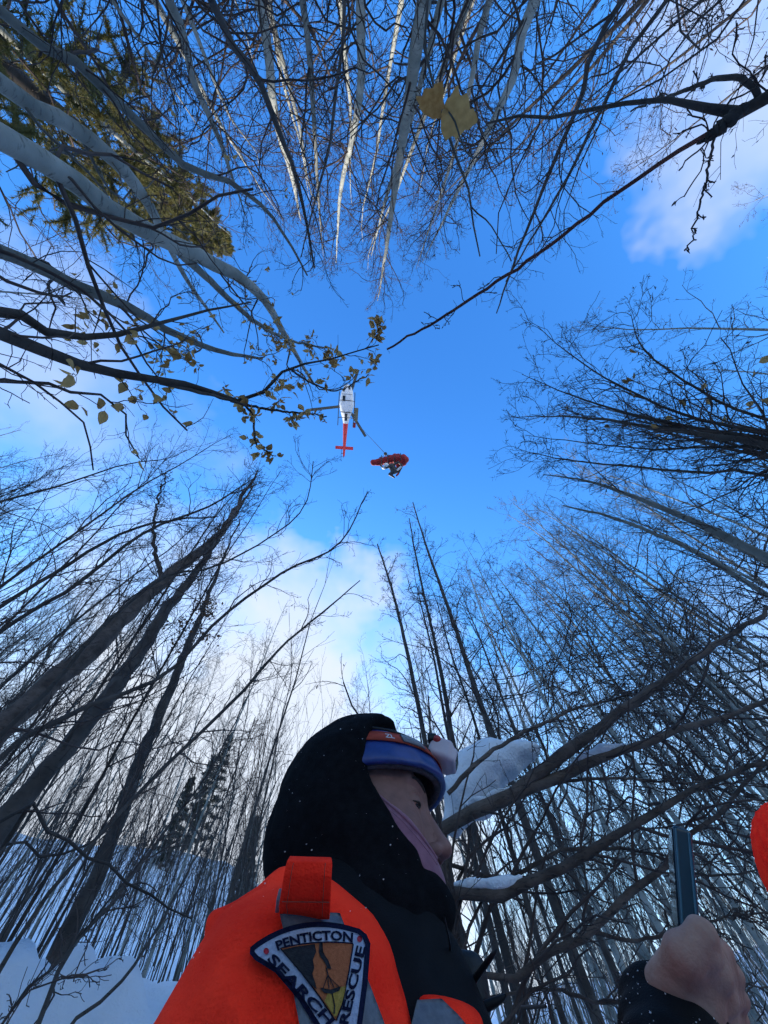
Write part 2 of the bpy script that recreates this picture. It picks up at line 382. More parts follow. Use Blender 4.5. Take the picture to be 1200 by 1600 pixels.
def crown_on(trunk, tr, rng, n1=34, n2=5, n3=3, t0=0.28, ln=0.22, ang=36, up=0.45, rmin=0.0022, wob=0.15, bud=0.15, budsize=0.012, sides=3, l3=0.5, t1=0.995, K1=8):
    T = Tubes()
    b1, r1 = grow(trunk[None], tr[None], n1, t0, t1, ang, ln, K1, rng, up=up, wob=wob, rmin=rmin * 1.5, rf=0.5)
    T.add(b1, r1, 4)
    b2, r2 = grow(b1, r1, n2, 0.15, 1.0, 40, 0.5, 5, rng, up=up * 0.6, wob=wob * 1.2, rmin=rmin)
    T.add(b2, r2, sides)
    b3, r3 = grow(b2, r2, n3, 0.15, 1.0, 44, l3, 4, rng, up=0.2, wob=wob * 1.3, rmin=rmin * 0.75)
    T.add(b3, r3, 3)
    b1b, r1b = grow(trunk[None], tr[None], n1, 0.12, 1.0, 50, 0.05, 4, rng, up=0.2, wob=wob, rmin=rmin * 0.8)
    T.add(b1b, r1b, 3)
    if bud: buds_on(T, b3, rng, bud, budsize)
    return T, (b1, b2, b3)

PROTO = {}
def make_proto(key, seed, H, r0, trunk_mat, twig_mat, lean=0.03, bend=0.06, **kw):
    rng = np.random.default_rng(seed)
    tl = trunk_line(H, lean, bend, rng)
    s = np.linspace(0, 1, len(tl)); tr = r0 * (1 - s) ** 0.85 + 0.004
    tr[0] *= 1.25
    T = Tubes(); T.add(tl, tr, 7)
    C, _ = crown_on(tl, tr, rng, **kw)
    PROTO[key] = (T.mesh('trunk_' + key), C.mesh('crown_' + key), H, trunk_mat, twig_mat)
for i in range(5):
    make_proto('alder%d' % i, 100 + i, 12.0, 0.052, 'bark_pale', 'twig', n1=30, n2=7, n3=5, ln=0.22, ang=54, up=0.25, wob=0.27, t0=0.3, bud=0.22, bend=0.10, lean=0.05, budsize=0.014, rmin=0.0026)
for i in range(5):
    make_proto('sapling%d' % i, 200 + i, 9.0, 0.027, 'bark_pale', 'twig_grey', n1=34, n2=6, n3=4, ln=0.19, t0=0.25, ang=32, up=0.45, wob=0.2, rmin=0.0028, bud=0.05, bend=0.07, lean=0.06)
for i in range(4):
    make_proto('whip%d' % i, 300 + i, 6.5, 0.021, 'bark_grey', 'twig_grey', n1=20, n2=4, n3=3, ln=0.22, t0=0.25, ang=24, up=0.6, bud=0.03, bend=0.10, lean=0.10, rmin=0.0017)
for i in range(4):
    make_proto('darkwhip%d' % i, 350 + i, 6.5, 0.016, 'bark_dark', 'twig', n1=30, n2=5, n3=4, ln=0.22, t0=0.2, ang=34, up=0.4, wob=0.22, bud=0.03, bend=0.12, lean=0.12, rmin=0.0024)  # darker bark paints in the silhouette these whips make against the glow
for i in range(3):
    make_proto('catkin%d' % i, 380 + i, 10.0, 0.030, 'bark_dark', 'twig', n1=24, n2=6, n3=5, ln=0.22, t0=0.25, ang=50, up=0.25, bud=0.45, bend=0.10, lean=0.06, rmin=0.0025, wob=0.28, budsize=0.013)
for i in range(3):
    make_proto('dark%d' % i, 400 + i, 11.0, 0.042, 'bark_dark', 'twig', rmin=0.0028, wob=0.2, n1=36, n2=6, n3=4, ln=0.19, t0=0.22, ang=32, bud=0.3, bend=0.06, lean=0.04, budsize=0.013)

def place(key, x, y, H, label, group, rng, tilt=0.0, tilt_az=0.0, name='bare_tree', wide=1.0, tmat=None):
    tm, cm, H0, m1, m2 = PROTO[key]
    e = empty(name, (x, y, ground_z(x, y) - 0.1), label, 'tree', group)
    s = H / H0
    e.scale = (s * wide, s * wide, s)
    ax = Vector((math.cos(tilt_az), -math.sin(tilt_az), 0))
    e.rotation_mode = 'QUATERNION'
    q = Matrix.Rotation(-tilt, 4, Vector((math.cos(tilt_az), -math.sin(tilt_az), 0))).to_quaternion()
    from mathutils import Quaternion
    e.rotation_quaternion = q @ Quaternion((0, 0, 1), rng.random() * 6.283)
    for nm, me, mm in (('trunk', tm, m1), ('crown', cm, m2)):
        if not me.materials: me.materials.append(MAT[mm])
        o = bpy.data.objects.new(nm, me); COL.objects.link(o); o.parent = e
    return e

ORD = ['first', 'second', 'third', 'fourth', 'fifth', 'sixth', 'seventh', 'eighth', 'ninth', 'tenth', 'eleventh', 'twelfth', 'thirteenth', 'fourteenth', 'fifteenth', 'sixteenth']
def sector(n, az0, az1, d0, d1, el0, el1, kinds, label, group, seed, tilt_in=0.0, jit=0.03, power=1.0, name='bare_tree', wide=1.0):
    rng = np.random.default_rng(seed)
    for i in range(n):
        az = az0 + (az1 - az0) * (i + rng.random()) / n
        d = d0 + (d1 - d0) * rng.random() ** power
        x, y = d * math.sin(RAD(az)), d * math.cos(RAD(az))
        el = el0 + (el1 - el0) * rng.random()
        ti = tilt_in + rng.normal() * jit
        ztop = 1.2 + max(0.5, d * 0.97) * math.tan(RAD(el))
        H = min(max(ztop - ground_z(x, y), 2.5), 19.0)
        key = kinds[int(rng.integers(len(kinds)))]
        place(key, x, y, H, label % ORD[i] if '%s' in label else label, group, rng, ti, RAD(az + 180 + rng.normal() * 25), name, wide)
AL = ['alder%d' % i for i in range(5)]; SA = ['sapling%d' % i for i in range(5)]; WH = ['whip%d' % i for i in range(4)]; DK = ['dark%d' % i for i in range(3)]
DW = ['darkwhip%d' % i for i in range(4)]
CK = ['catkin%d' % i for i in range(3)]
# behind the camera (top of the picture)
sector(6, 138, 186, 3.8, 8.0, 70, 80, AL, 'pale bare alder at the top, %s from the right in the stand', 'alders overhead at the top', 21, 0.05)
sector(4, 186, 205, 3.8, 8.0, 64, 76, AL, 'pale bare alder at the top left, %s from the middle of the stand', 'alders overhead at the top', 22, 0.03)
sector(9, 112, 142, 3.5, 8.0, 55, 70, CK, 'slim bare tree with tiny catkins at top right, %s from the right edge', 'catkin trees at the top right', 23, 0.04)
sector(4, 88, 108, 6, 11, 40, 50, AL, 'small bare tree top at the right edge, %s one upwards', 'tree tops at the right edge', 24, 0.02)
# right side
sector(7, 56, 80, 5.0, 9, 50, 62, SA + DK, 'bare slender tree leaning in from the right edge, %s one upwards', 'slender trees at the right edge', 25, 0.06)
sector(19, 34, 58, 4.5, 12, 46, 60, SA + AL, 'pale grey green sapling in the close stand on the right', 'grey saplings on the right', 26, 0.05)
sector(27, 12, 38, 4.5, 14, 36, 56, SA + AL, 'straight pale sapling in the dense stand at lower right', 'saplings at the lower right', 27, 0.04)
sector(20, 8, 44, 5, 16, 24, 42, SA + WH, 'thin short sapling low in the stand at lower right', 'short saplings at the lower right', 28, 0.05)
# straight ahead
sector(3, 2, 13, 5.0, 8, 56, 64, DK, 'tall slim dark tree behind the hooded person, %s from the left', 'slim dark trees ahead', 29, 0.0, 0.015)
sector(14, -12, 12, 7, 16, 34, 50, DK + SA, 'thin bare tree behind the slim dark trees ahead, %s from the left', 'thin trees ahead', 30, 0.0)
sector(16, -30, -8, 8, 20, 30, 43, WH + SA, 'fine twigged thin sapling against the bright cloud, %s from the left', 'thin saplings against the bright cloud', 31, 0.02)
# lower left slope
sector(52, -64, -22, 4.5, 16, 30, 52, DW + DW + SA, 'thin leaning stem on the snowy slope at lower left', 'thin stems on the left slope', 32, 0.10)
sector(26, -58, -24, 3.6, 14, 22, 34, DW, 'short thin stem rising from the snow at lower left', 'short stems on the left slope', 33, 0.12)
sector(18, -88, -56, 4.0, 9, 40, 52, SA + WH, 'bare fine twigged tree at the left edge', 'fine trees at the left edge', 34, 0.06)
sector(4, -150, -100, 4.5, 9, 56, 70, AL + SA, 'bare tree behind the leaning pale stems at upper left, %s from the top', 'trees at the upper left', 35, 0.03)

sector(16, -82, -40, 2.6, 5.5, 44, 60, DW, 'thin dark stem arching in from the left edge, %s from the top', 'arching stems at the left', 36, 0.26, 0.08)
# far thickets that read as one mass on both slopes
def thicket(name, label, n, az0, az1, d0, d1, h0, h1, seed, mat, m1=9, m2=3, thin=0.026):
    rng = np.random.default_rng(seed)
    az = np.radians(az0 + (az1 - az0) * rng.random(n)); d = d0 + (d1 - d0) * rng.random(n) ** 0.75
    base = np.array([(dd * math.sin(a), dd * math.cos(a), ground_z(dd * math.sin(a), dd * math.cos(a)) - 0.1) for a, dd in zip(az, d)])
    H = h0 + (h1 - h0) * rng.random(n)
    K = 7
    s = np.linspace(0, 1, K)
    lean = rng.normal(size=(n, 2)) * 0.12
    pts = np.zeros((n, K, 3)); pts[:] = base[:, None]
    pts[:, :, 2] += H[:, None] * s
    pts[:, :, :2] += lean[:, None] * (H[:, None] * s ** 1.4)[:, :, None]
    pts[:, 1:, :2] += rng.normal(size=(n, K - 1, 2)) * 0.06
    r = (thin * (0.4 + rng.random(n) ** 2))[:, None] * (1 - 0.85 * s)[None]
    T = Tubes(); T.add(pts, r, 4)
    b, rb = grow(pts, r, m1, 0.2, 1.0, 26, 0.24, 4, rng, up=0.5, wob=0.12, rmin=0.004); T.add(b, rb, 3)
    b2, rb2 = grow(b, rb, m2, 0.2, 1.0, 35, 0.5, 3, rng, up=0.3, wob=0.15, rmin=0.0032); T.add(b2, rb2, 3)
    o = link(name, T.mesh(name), mat); tag(o, label, 'thicket', None, 'stuff')
thicket('sapling_thicket', 'dense far thicket of grey saplings on the right slope', 1050, 2, 56, 12, 44, 4, 10, 41, MAT['twig_grey'])
thicket('stem_thicket', 'dense dark thicket of thin stems on the left ridge', 1050, -72, -12, 5.0, 46, 3.0, 8.5, 42, MAT['bark_dark'], 6, 2, 0.017)
# ------------------------------------------------------------------ single trees traced near the camera
def to_px(p):
    c = ROT.T @ (np.asarray(p) - CAM)
    return 600 + F * c[0] / -c[2], 800 - F * c[1] / -c[2], -c[2]
def leaf_mesh(name, L, W, curl=0.25, lobed=False, seed=0):
    """one thin leaf, stalk at the origin, blade along +Y, folded on its midrib"""
    rng = np.random.default_rng(seed)
    n = 7
    t = np.linspace(0, 1, n)
    if lobed:
        n = 13; t = np.linspace(0, 1, n)
        w = np.sin(np.pi * t ** 0.62) ** 0.8 * W * (0.86 + 0.17 * np.cos(t * 21)) ; w[0] = W * 0.10; w[-1] = 0.003
    else:
        w = np.sin(np.pi * t ** 0.8) ** 0.9 * W; w[0] = 0.0008; w[-1] = 0.0005
    V, Q = [], []
    st = 0.3 * L
    V += [(-0.0007, -st, 0), (0.0007, -st, 0), (0.0009, 0, 0), (-0.0009, 0, 0)]; Q.append((0, 1, 2, 3))
    for i in range(n):
        y = t[i] * L; z = -curl * L * t[i] ** 2
        fz = 0.22 * w[i]
        a, b = 1 + rng.normal() * 0.06, 1 + rng.normal() * 0.06
        V += [(-w[i] * a, y, z + fz + rng.normal() * 0.02 * W), (0, y, z), (w[i] * b, y, z + fz + rng.normal() * 0.02 * W)]
    for i in range(n - 1):
        k = 4 + 3 * i
        Q += [(k, k + 1, k + 4, k + 3), (k + 1, k + 2, k + 5, k + 4)]
    return mesh_np(name, np.array(V), [np.array(Q)])
LEAF = [leaf_mesh('leaf_a%d' % i, 0.058, 0.017, 0.15 + 0.12 * i, seed=i) for i in range(4)]
for m_ in LEAF: m_.materials.append(MAT['leaf'])
def hang_leaf(me, p, parent, rng, size=1.0, down=0.8, name='leaf'):
    o = bpy.data.objects.new(name, me); COL.objects.link(o); o.parent = parent
    d = Vector(rng.normal(size=3)); d.z = -abs(d.z) * down - 0.3; d.normalize()
    q = d.to_track_quat('Y', 'Z')
    from mathutils import Quaternion
    q = q @ Quaternion((0, 1, 0), rng.random() * 6.28)
    L = 0.058 * size
    o.matrix_world = Matrix.LocRotScale(Vector(p) + d * L * 0.3, q, (size,) * 3)
    o.matrix_parent_inverse = parent.matrix_basis.inverted()
    return o
def stem_pts(spec, base=True, out=1.0, n=30, wob=0.004, seed=0):
    pts, rad = [], []
    for px, py, d, w in spec:
        p = P(px, py, d); pts.append(p); rad.append(0.5 * w * axis_depth(p) / F)
    if base:
        p0 = np.array(pts[0]); x, y = p0[0] * out, p0[1] * out
        gz = ground_z(x, y) - 0.08
        mid = np.array([(p0[0] + x) / 2 * 1.0, (p0[1] + y) / 2, (p0[2] * 0.5 + gz * 0.5)])
        pts = [np.array([x, y, gz]), mid] + pts; rad = [rad[0] * 1.45, rad[0] * 1.15] + rad
    a = resample(np.hstack([np.array(pts), np.array(rad)[:, None]]), n)
    rng = np.random.default_rng(seed)
    j = rng.normal(size=(n, 3)) * wob * np.linspace(0.3, 1, n)[:, None]; j[0] = 0
    return a[:, :3] + j, np.maximum(a[:, 3], 0.0012)
def hero(name, label, group, stems, bark, twig, seed, crown=None, base=True, out=1.02, sides=9, cat='tree', per_stem=None, bark_bump=0.0, wob=0.004):
    rng = np.random.default_rng(seed)
    data = [stem_pts(s, base if not isinstance(base, (list, tuple)) else base[i], out, seed=seed + i, wob=wob, n=44 if wob > 0.005 else 30) for i, s in enumerate(stems)]
    p0 = data[0][0][0]
    e = empty(name, p0, label, cat, group)
    tw = []
    for i, (pts, rad) in enumerate(data):
        T = Tubes()
        if bark_bump:
            rad = rad * (1 + np.array([noise.noise((k * 0.9, i * 3.1, seed)) for k in range(len(rad))]) * bark_bump)
        T.add(pts, rad, sides)
        link('trunk', T.mesh('trunk'), MAT[bark], e)
    C = Tubes(); C.V = []
    for i, (pts, rad) in enumerate(data):
        kw = dict(n1=14, n2=5, n3=3, t0=0.3, ln=0.28, ang=38, up=0.15, rmin=0.0017, wob=0.2, bud=0.1, budsize=0.006, l3=0.5)
        if crown: kw.update(crown)
        if per_stem and per_stem.get(i): kw.update(per_stem[i])
        if kw['n1'] == 0: continue
        c, arr = crown_on(pts, rad, rng, **kw)
        for v, q in zip(c.V, c.Q):
            C.V.append(v)
            C.Q.append(q + C.n)
        C.n += c.n
        tw.append(arr)
    if C.V: link('crown', C.mesh('crown'), MAT[twig], e)
    return e, tw, data
def leaves_on(e, tw, rng, n, region, meshes=LEAF, size=(0.6, 1.05), cluster=2):
    pts = np.concatenate([np.concatenate([a[2].reshape(-1, 3), a[1][:, 2:].reshape(-1, 3)]) for a in tw])
    rng.shuffle(pts)
    k = 0
    for p in pts:
        x, y, D = to_px(p)
        if D < 0.3 or (512 < x < 640 and 590 < y < 760): continue
        w = 0
        for (x0, y0, x1, y1, pr) in region:
            if x0 < x < x1 and y0 < y < y1: w = max(w, pr)
        if rng.random() > w: continue
        for q in range(1 + int(rng.random() < 0.5) * cluster):
            hang_leaf(meshes[int(rng.integers(len(meshes)))], p + rng.normal(size=3) * 0.008 * q, e, rng, size[0] + (size[1] - size[0]) * rng.random())
            k += 1
        if k >= n: break

# pale leaning stems with a few tan leaves, upper left
rngL = np.random.default_rng(71)
e, tw, _ = hero('leaning_tree', 'thick pale grey leaning trunk crossing the upper left, lowest dark scars on bark', None,
    [[(0, 213, 2.2, 39.1), (90, 262, 2.4, 34.0), (200, 345, 2.8, 28.1), (330, 410, 3.4, 21.2), (405, 458, 3.9, 13.6), (455, 540, 4.6, 7.6), (490, 600, 5.0, 3.4)],
     [(255, 372, 3.05, 14.4), (330, 440, 3.4, 10.2), (395, 500, 3.7, 6.8), (450, 530, 4.0, 4.2), (520, 545, 4.3, 2.1)]],
    'bark_pale', 'twig', 510, base=[True, False], crown=dict(n1=15, n2=5, n3=3, ln=0.22, t0=0.45, wob=0.26))
leaves_on(e, tw, rngL, 210, [(150, 300, 620, 560, 0.25), (400, 430, 620, 620, 1.0)])
e, tw, _ = hero('leaning_tree', 'pale leaning trunk above the thickest one at upper left', None,
    [[(0, 128, 2.8, 26.3), (100, 190, 3.1, 23.8), (190, 262, 3.5, 20.4), (238, 330, 4.0, 14.4), (256, 372, 4.3, 9.3), (300, 450, 5.0, 6.0), (350, 520, 5.6, 2.5)]],
    'bark_pale', 'twig_grey', 520, crown=dict(n1=11, n2=5, n3=3, ln=0.18, t0=0.4, wob=0.26))
leaves_on(e, tw, rngL, 16, [(0, 200, 420, 600, 0.6)])
e, tw, _ = hero('leaning_tree', 'slim grey leaning stem nearest the top left corner', None,
    [[(0, 18, 3.0, 16.1), (120, 100, 3.3, 14.4), (260, 232, 3.9, 11.0), (300, 265, 4.1, 10.2), (360, 285, 4.4, 7.6), (430, 345, 5.0, 5.1), (480, 430, 5.7, 2.5)]],
    'bark_grey', 'twig', 530, crown=dict(n1=13, n2=5, n3=3, ln=0.18, t0=0.35, wob=0.28))
leaves_on(e, tw, rngL, 18, [(60, 20, 500, 500, 0.6)])
e, tw, _ = hero('leaning_tree', 'grey leaning stem below the thickest pale trunk at the left edge', None,
    [[(0, 393, 2.6, 21.2), (100, 440, 2.9, 18.7), (190, 475, 3.2, 15.3), (270, 520, 3.6, 11.0), (340, 548, 4.0, 7.6), (410, 560, 4.4, 3.4)]],
    'bark_grey', 'twig', 540, crown=dict(n1=20, n2=5, n3=3, ln=0.20, t0=0.3, wob=0.26))
leaves_on(e, tw, rngL, 200, [(100, 430, 600, 640, 0.8)])
e, tw, _ = hero('leafy_willow', 'dark forked stem at left bearing the largest tan leaves beside the helicopter', None,
    [[(0, 522, 1.9, 21), (60, 545, 2.0, 19), (110, 565, 2.1, 17), (200, 588, 2.3, 13), (310, 603, 2.5, 9), (360, 626, 2.6, 7), (410, 616, 2.65, 5.5), (450, 575, 2.7, 4), (520, 560, 2.8, 2.5), (590, 540, 2.9, 1.8)],
     [(0, 488, 2.0, 17), (70, 516, 2.1, 14), (140, 524, 2.2, 10), (200, 518, 2.3, 8), (240, 508, 2.4, 6), (310, 490, 2.6, 4), (390, 470, 2.8, 2)],
     [(0, 594, 1.8, 6), (100, 611, 1.9, 5), (170, 625, 2.0, 3.5), (200, 655, 2.05, 3), (195, 690, 2.1, 2.5), (216, 716, 2.1, 2)],
     [(250, 598, 2.4, 7), (330, 618, 2.5, 5), (390, 640, 2.55, 4), (400, 690, 2.55, 3), (425, 712, 2.6, 2)],
     [(360, 626, 2.6, 5), (420, 640, 2.65, 4), (470, 645, 2.7, 3), (510, 650, 2.75, 2)],
     [(450, 575, 2.7, 3.5), (490, 600, 2.75, 2.8), (530, 610, 2.8, 2.2), (575, 585, 2.85, 1.6)]],
    'bark_dark', 'twig', 550, base=[True, True, True, False, False, False], crown=dict(n1=16, n2=4, n3=2, ln=0.14, t0=0.3, wob=0.24),
    per_stem={2: dict(n1=5, n2=2, n3=1), 3: dict(n1=9, n2=2, n3=1, ln=0.2), 4: dict(n1=9, n2=2, n3=1, ln=0.2), 5: dict(n1=9, n2=2, n3=1, ln=0.2)})
LEAFB = [leaf_mesh('leaf_b%d' % i, 0.075, 0.025, 0.12 + 0.1 * i, seed=20 + i) for i in range(3)]
for m_ in LEAFB: m_.materials.append(MAT['leaf'])
leaves_on(e, tw, rngL, 240, [(100, 560, 640, 720, 0.7), (430, 500, 640, 680, 1.0)], LEAFB, (0.5, 0.9), 2)
for px, py in ((216, 722), (128, 642), (138, 650), (158, 650), (165, 645), (482, 655), (465, 657), (503, 650), (404, 712), (426, 714), (390, 688), (407, 693), (305, 668)):
    hang_leaf(LEAFB[0], P(px, py - 8, 2.1 if px < 300 else 2.6), e, rngL, 0.85, 2.0)
# top: pale alders standing behind the camera
TOPS = [
 ('thickest pale alder trunk at the top, straight behind the two big leaves', 'bark_pale', [(662, 0, 6.0, 23.8), (640, 150, 7.2, 17.8), (622, 260, 8.6, 11.9), (602, 400, 11.0, 5.1), (590, 470, 13.0, 1.0)]),
 ('pale forked alder trunk left of the middle at the top', 'bark_pale', [(405, 0, 7.0, 16.1), (430, 180, 9.0, 11.9), (455, 270, 10.5, 7.6), (470, 345, 12.0, 1.4)]),
 ('thin straight grey alder trunk between two pale ones at the top', 'bark_grey', [(473, 0, 6.0, 11.0), (488, 150, 7.5, 7.6), (497, 300, 9.5, 4.2), (505, 400, 11, 0.7)]),
 ('grey alder trunk just left of the thickest one at the top', 'bark_pale', [(563, 0, 6.5, 16.1), (564, 120, 7.5, 12.8), (551, 220, 9.0, 9.3), (532, 300, 10.5, 6.0), (525, 410, 13.0, 1.0)]),
 ('slim pale alder passing behind the thickest trunk at the top', 'bark_pale', [(690, 0, 7.0, 11.9), (668, 90, 8.0, 9.3), (638, 200, 9.5, 7.6), (606, 300, 11.5, 5.1), (580, 400, 14, 1.0)]),
 ('pale alder trunk slanting in right of the two big leaves', 'bark_pale', [(836, 0, 6.0, 17.0), (802, 120, 7.0, 12.8), (760, 210, 8.5, 8.5), (700, 330, 11.0, 4.2), (660, 410, 13, 0.7)]),
 ('grey stem with hooked side branch at top left of the middle', 'bark_grey', [(265, 0, 4.5, 13.6), (300, 120, 5.2, 10.2), (331, 190, 6.0, 8.5), (352, 245, 6.6, 6.0), (385, 340, 8.0, 1.0)]),
 ('second slim pale alder at the right of the slanting pale trunk', 'bark_pale', [(765, 0, 6.8, 11.0), (740, 110, 8.0, 8.5), (715, 220, 9.5, 6.0), (680, 330, 12, 3.4), (650, 420, 14, 0.7)]),
]
for i, (lb, bk, spec) in enumerate(TOPS):
    hero('alder_tree', lb, 'alders overhead at the top', [spec], bk, 'twig', 600 + i * 7, crown=dict(n1=34, n2=6, n3=5, ln=0.14, t0=0.35, ang=52, up=0.1, wob=0.28, rmin=0.0028, bud=0.25, budsize=0.012))
DARKS = [
 ('dark bare whip slanting down from the top left of the middle', [(330, 0, 2.0, 11.9), (400, 120, 2.3, 10.2), (445, 230, 2.7, 7.6), (475, 320, 3.0, 5.1), (490, 420, 3.4, 2.5)]),
 ('dark bare whip slanting down at the top right of the big leaves', [(970, 0, 3.0, 8.5), (905, 160, 3.6, 6.8), (850, 290, 4.3, 5.1), (800, 420, 5.2, 3.4), (775, 490, 6.0, 1.7)]),
 ('dark thin whip crossing the slanting pale trunk at the top', [(1050, -10, 3.0, 6.8), (960, 130, 3.4, 6.0), (880, 290, 4.2, 4.2), (820, 390, 4.9, 2.5), (790, 440, 5.4, 1.7)]),
 ('dark upright whip left of the thickest alder at the top', [(538, 0, 3.0, 6.0), (528, 120, 3.4, 5.1), (512, 240, 4.0, 4.2), (488, 330, 4.6, 2.5), (470, 400, 5.2, 1.7)]),
]
for i, (lb, spec) in enumerate(DARKS):
    hero('bare_whip', lb, 'dark whips at the top', [spec], 'bark_dark', 'twig', 700 + i * 9, crown=dict(n1=16, n2=4, n3=3, ln=0.2, t0=0.35, ang=36, up=0.2, wob=0.22))
# near knotted shrub at the top right edge with the long red shoot
e, tw, _ = hero('knotted_shrub', 'black knotted branch cluster at top right with a long straight red shoot', None,
    [[(1215, 148, 1.5, 18.7), (1165, 168, 1.46, 18.7), (1130, 180, 1.45, 14.4), (1060, 160, 1.5, 8.5), (960, 165, 1.6, 6.0), (860, 180, 1.7, 5.1), (760, 192, 1.8, 3.0)],
     [(1160, 170, 1.46, 17.0), (1128, 198, 1.44, 18.7), (1105, 216, 1.45, 10.2), (1096, 222, 1.45, 3.4)],
     [(1125, 198, 1.45, 7.6), (980, 290, 1.6, 6.0), (820, 412, 1.9, 5.1), (700, 490, 2.2, 4.2), (605, 546, 2.5, 3.0)],
     [(1190, 160, 1.5, 9.3), (1174, 134, 1.5, 9.3), (1130, 122, 1.52, 7.6), (1050, 148, 1.6, 5.1), (985, 172, 1.7, 2.5)],
     [(1118, 210, 1.45, 4.2), (1100, 290, 1.5, 3.4), (1075, 390, 1.6, 2.1)]],
    'bark_dark', 'twig', 760, base=[True, False, False, False, False], crown=dict(n1=7, n2=3, n3=2, ln=0.14, t0=0.3, wob=0.26),
    per_stem={1: dict(n1=5, ln=0.9, n2=2), 2: dict(n1=9, ln=0.1, t0=0.25, t1=0.8)})
for c in e.children:
    if c.name.startswith('trunk') and abs(len(c.data.vertices) - 270) < 1: pass
red = [c for c in e.children if c.name.startswith('trunk')][2]
red.data.materials.clear(); red.data.materials.append(MAT['twig_red']); red['label'] = 'long straight red shoot'
# near whip with two large lobed leaves
e, tw, _ = hero('leaf_whip', 'thin whip at the top holding two large golden lobed leaves', None,
    [[(664, 0, 1.3, 4.5), (668, 80, 1.3, 4.2), (688, 190, 1.3, 4), (722, 265, 1.35, 4), (740, 330, 1.4, 3), (748, 400, 1.5, 2)]],
    'twig_grey', 'twig_grey', 790, crown=dict(n1=4, n2=1, n3=1, ln=0.12, t0=0.5))
big = leaf_mesh('big_leaf', 0.085, 0.046, 0.10, True, 3); big.materials.append(MAT['leaf_gold'])
for (px, py, dx, dy, s, roll) in ((663, 178, 24, -40, 0.78, 0.3), (690, 178, 62, 10, 1.0, -0.2)):
    p0 = Vector(P(px, py, 1.28)); p1 = Vector(P(px + dx, py + dy, 1.25))
    o = bpy.data.objects.new('leaf', big); COL.objects.link(o); o.parent = e
    yv = (p1 - p0).normalized(); zv = (Vector(CAM) - p0).normalized(); xv = yv.cross(zv).normalized(); zv = xv.cross(yv)
    rot = Matrix((xv, yv, zv)).transposed() @ Matrix.Rotation(roll, 3, 'Y')
    o.matrix_world = Matrix.LocRotScale(p0, rot.to_quaternion(), (s, s, s)); o.matrix_parent_inverse = e.matrix_basis.inverted()
# right: many-stemmed dark shrub fanning in
e, tw, _ = hero('fan_tree', 'dark many stemmed tree fanning in from the right edge', None,
    [[(1215, 699, 3.4, 11.1), (1100, 680, 3.7, 8.3), (1020, 668, 4.0, 5.9), (940, 655, 4.4, 4.0), (860, 650, 5.0, 2.0), (800, 652, 5.5, 0.8)],
     [(1215, 690, 3.5, 9.5), (1080, 668, 3.9, 6.3), (960, 640, 4.4, 3.6), (880, 612, 5.0, 2.0), (815, 585, 5.5, 0.8)],
     [(1215, 682, 3.5, 7.2), (1060, 645, 4.0, 4.3), (960, 598, 4.4, 2.7), (880, 545, 5.0, 1.6), (840, 510, 5.4, 0.8)],
     [(1215, 660, 3.6, 5.2), (1080, 600, 4.0, 3.6), (1005, 545, 4.4, 2.4), (985, 490, 4.8, 0.8)],
     [(1215, 746, 3.6, 5.2), (1080, 738, 3.9, 4.3), (980, 728, 4.3, 3.2), (880, 718, 4.8, 2.0), (805, 700, 5.3, 0.8)],
     [(1215, 705, 3.6, 5.6), (1120, 700, 3.8, 4.0), (1000, 700, 4.3, 2.4), (900, 690, 4.8, 1.6), (820, 680, 5.3, 0.8)]],
    'bark_dark', 'twig', 810, crown=dict(n1=32, n2=6, n3=5, ln=0.17, t0=0.34, ang=40, up=0.05, wob=0.25, rmin=0.0023, bud=0.12, budsize=0.01))
leaves_on(e, tw, np.random.default_rng(5), 26, [(960, 480, 1200, 640, 0.5), (820, 560, 1200, 900, 0.06)], LEAF, (0.9, 1.5), 0)
hero('bare_tree', 'dark slender stem below the fanning tree at the right edge', None,
    [[(1215, 880, 4.0, 14.2), (1100, 822, 4.4, 10.5), (1000, 780, 4.9, 6.8), (920, 752, 5.4, 3.8), (850, 742, 6.0, 1.5)],
     [(1215, 940, 4.2, 9.0), (1080, 860, 4.7, 6.8), (960, 810, 5.3, 4.5), (880, 790, 5.8, 2.2)]],
    'bark_grey', 'twig', 830, crown=dict(n1=24, n2=6, n3=3, ln=0.16, t0=0.4, ang=34, up=0.1, wob=0.22, rmin=0.0018))
# left: two thick dark trunks and their whips
hero('dark_tree', 'thickest dark trunk rising from the left edge below the middle', None,
    [[(-20, 1160, 3.2, 37.2), (60, 1090, 3.4, 33.6), (150, 1008, 3.8, 28.2), (255, 905, 4.6, 19.8), (340, 838, 5.4, 10.8), (383, 768, 6.5, 4.8), (405, 735, 7.0, 1.8)],
     [(255, 905, 4.6, 7.8), (240, 850, 5.0, 5.4), (245, 790, 5.4, 3.0), (260, 740, 5.8, 1.8)]],
    'bark_rough', 'twig', 850, base=[True, False], crown=dict(n1=38, n2=5, n3=4, ln=0.17, t0=0.4, wob=0.24, rmin=0.0025, bud=0.05), bark_bump=0.16, sides=14, wob=0.016)
hero('dark_tree', 'second dark trunk just right of the thickest one at the left', None,
    [[(40, 1240, 3.9, 30.0), (120, 1150, 4.2, 27.1), (190, 1060, 4.7, 23.0), (250, 965, 5.3, 17.3), (320, 875, 6.2, 9.2), (372, 795, 7.4, 4.6), (400, 755, 8.0, 1.7)]],
    'bark_dark', 'twig', 860, crown=dict(n1=38, n2=5, n3=4, ln=0.15, t0=0.45, wob=0.24, rmin=0.0028, bud=0.05), bark_bump=0.14, sides=14, wob=0.018)
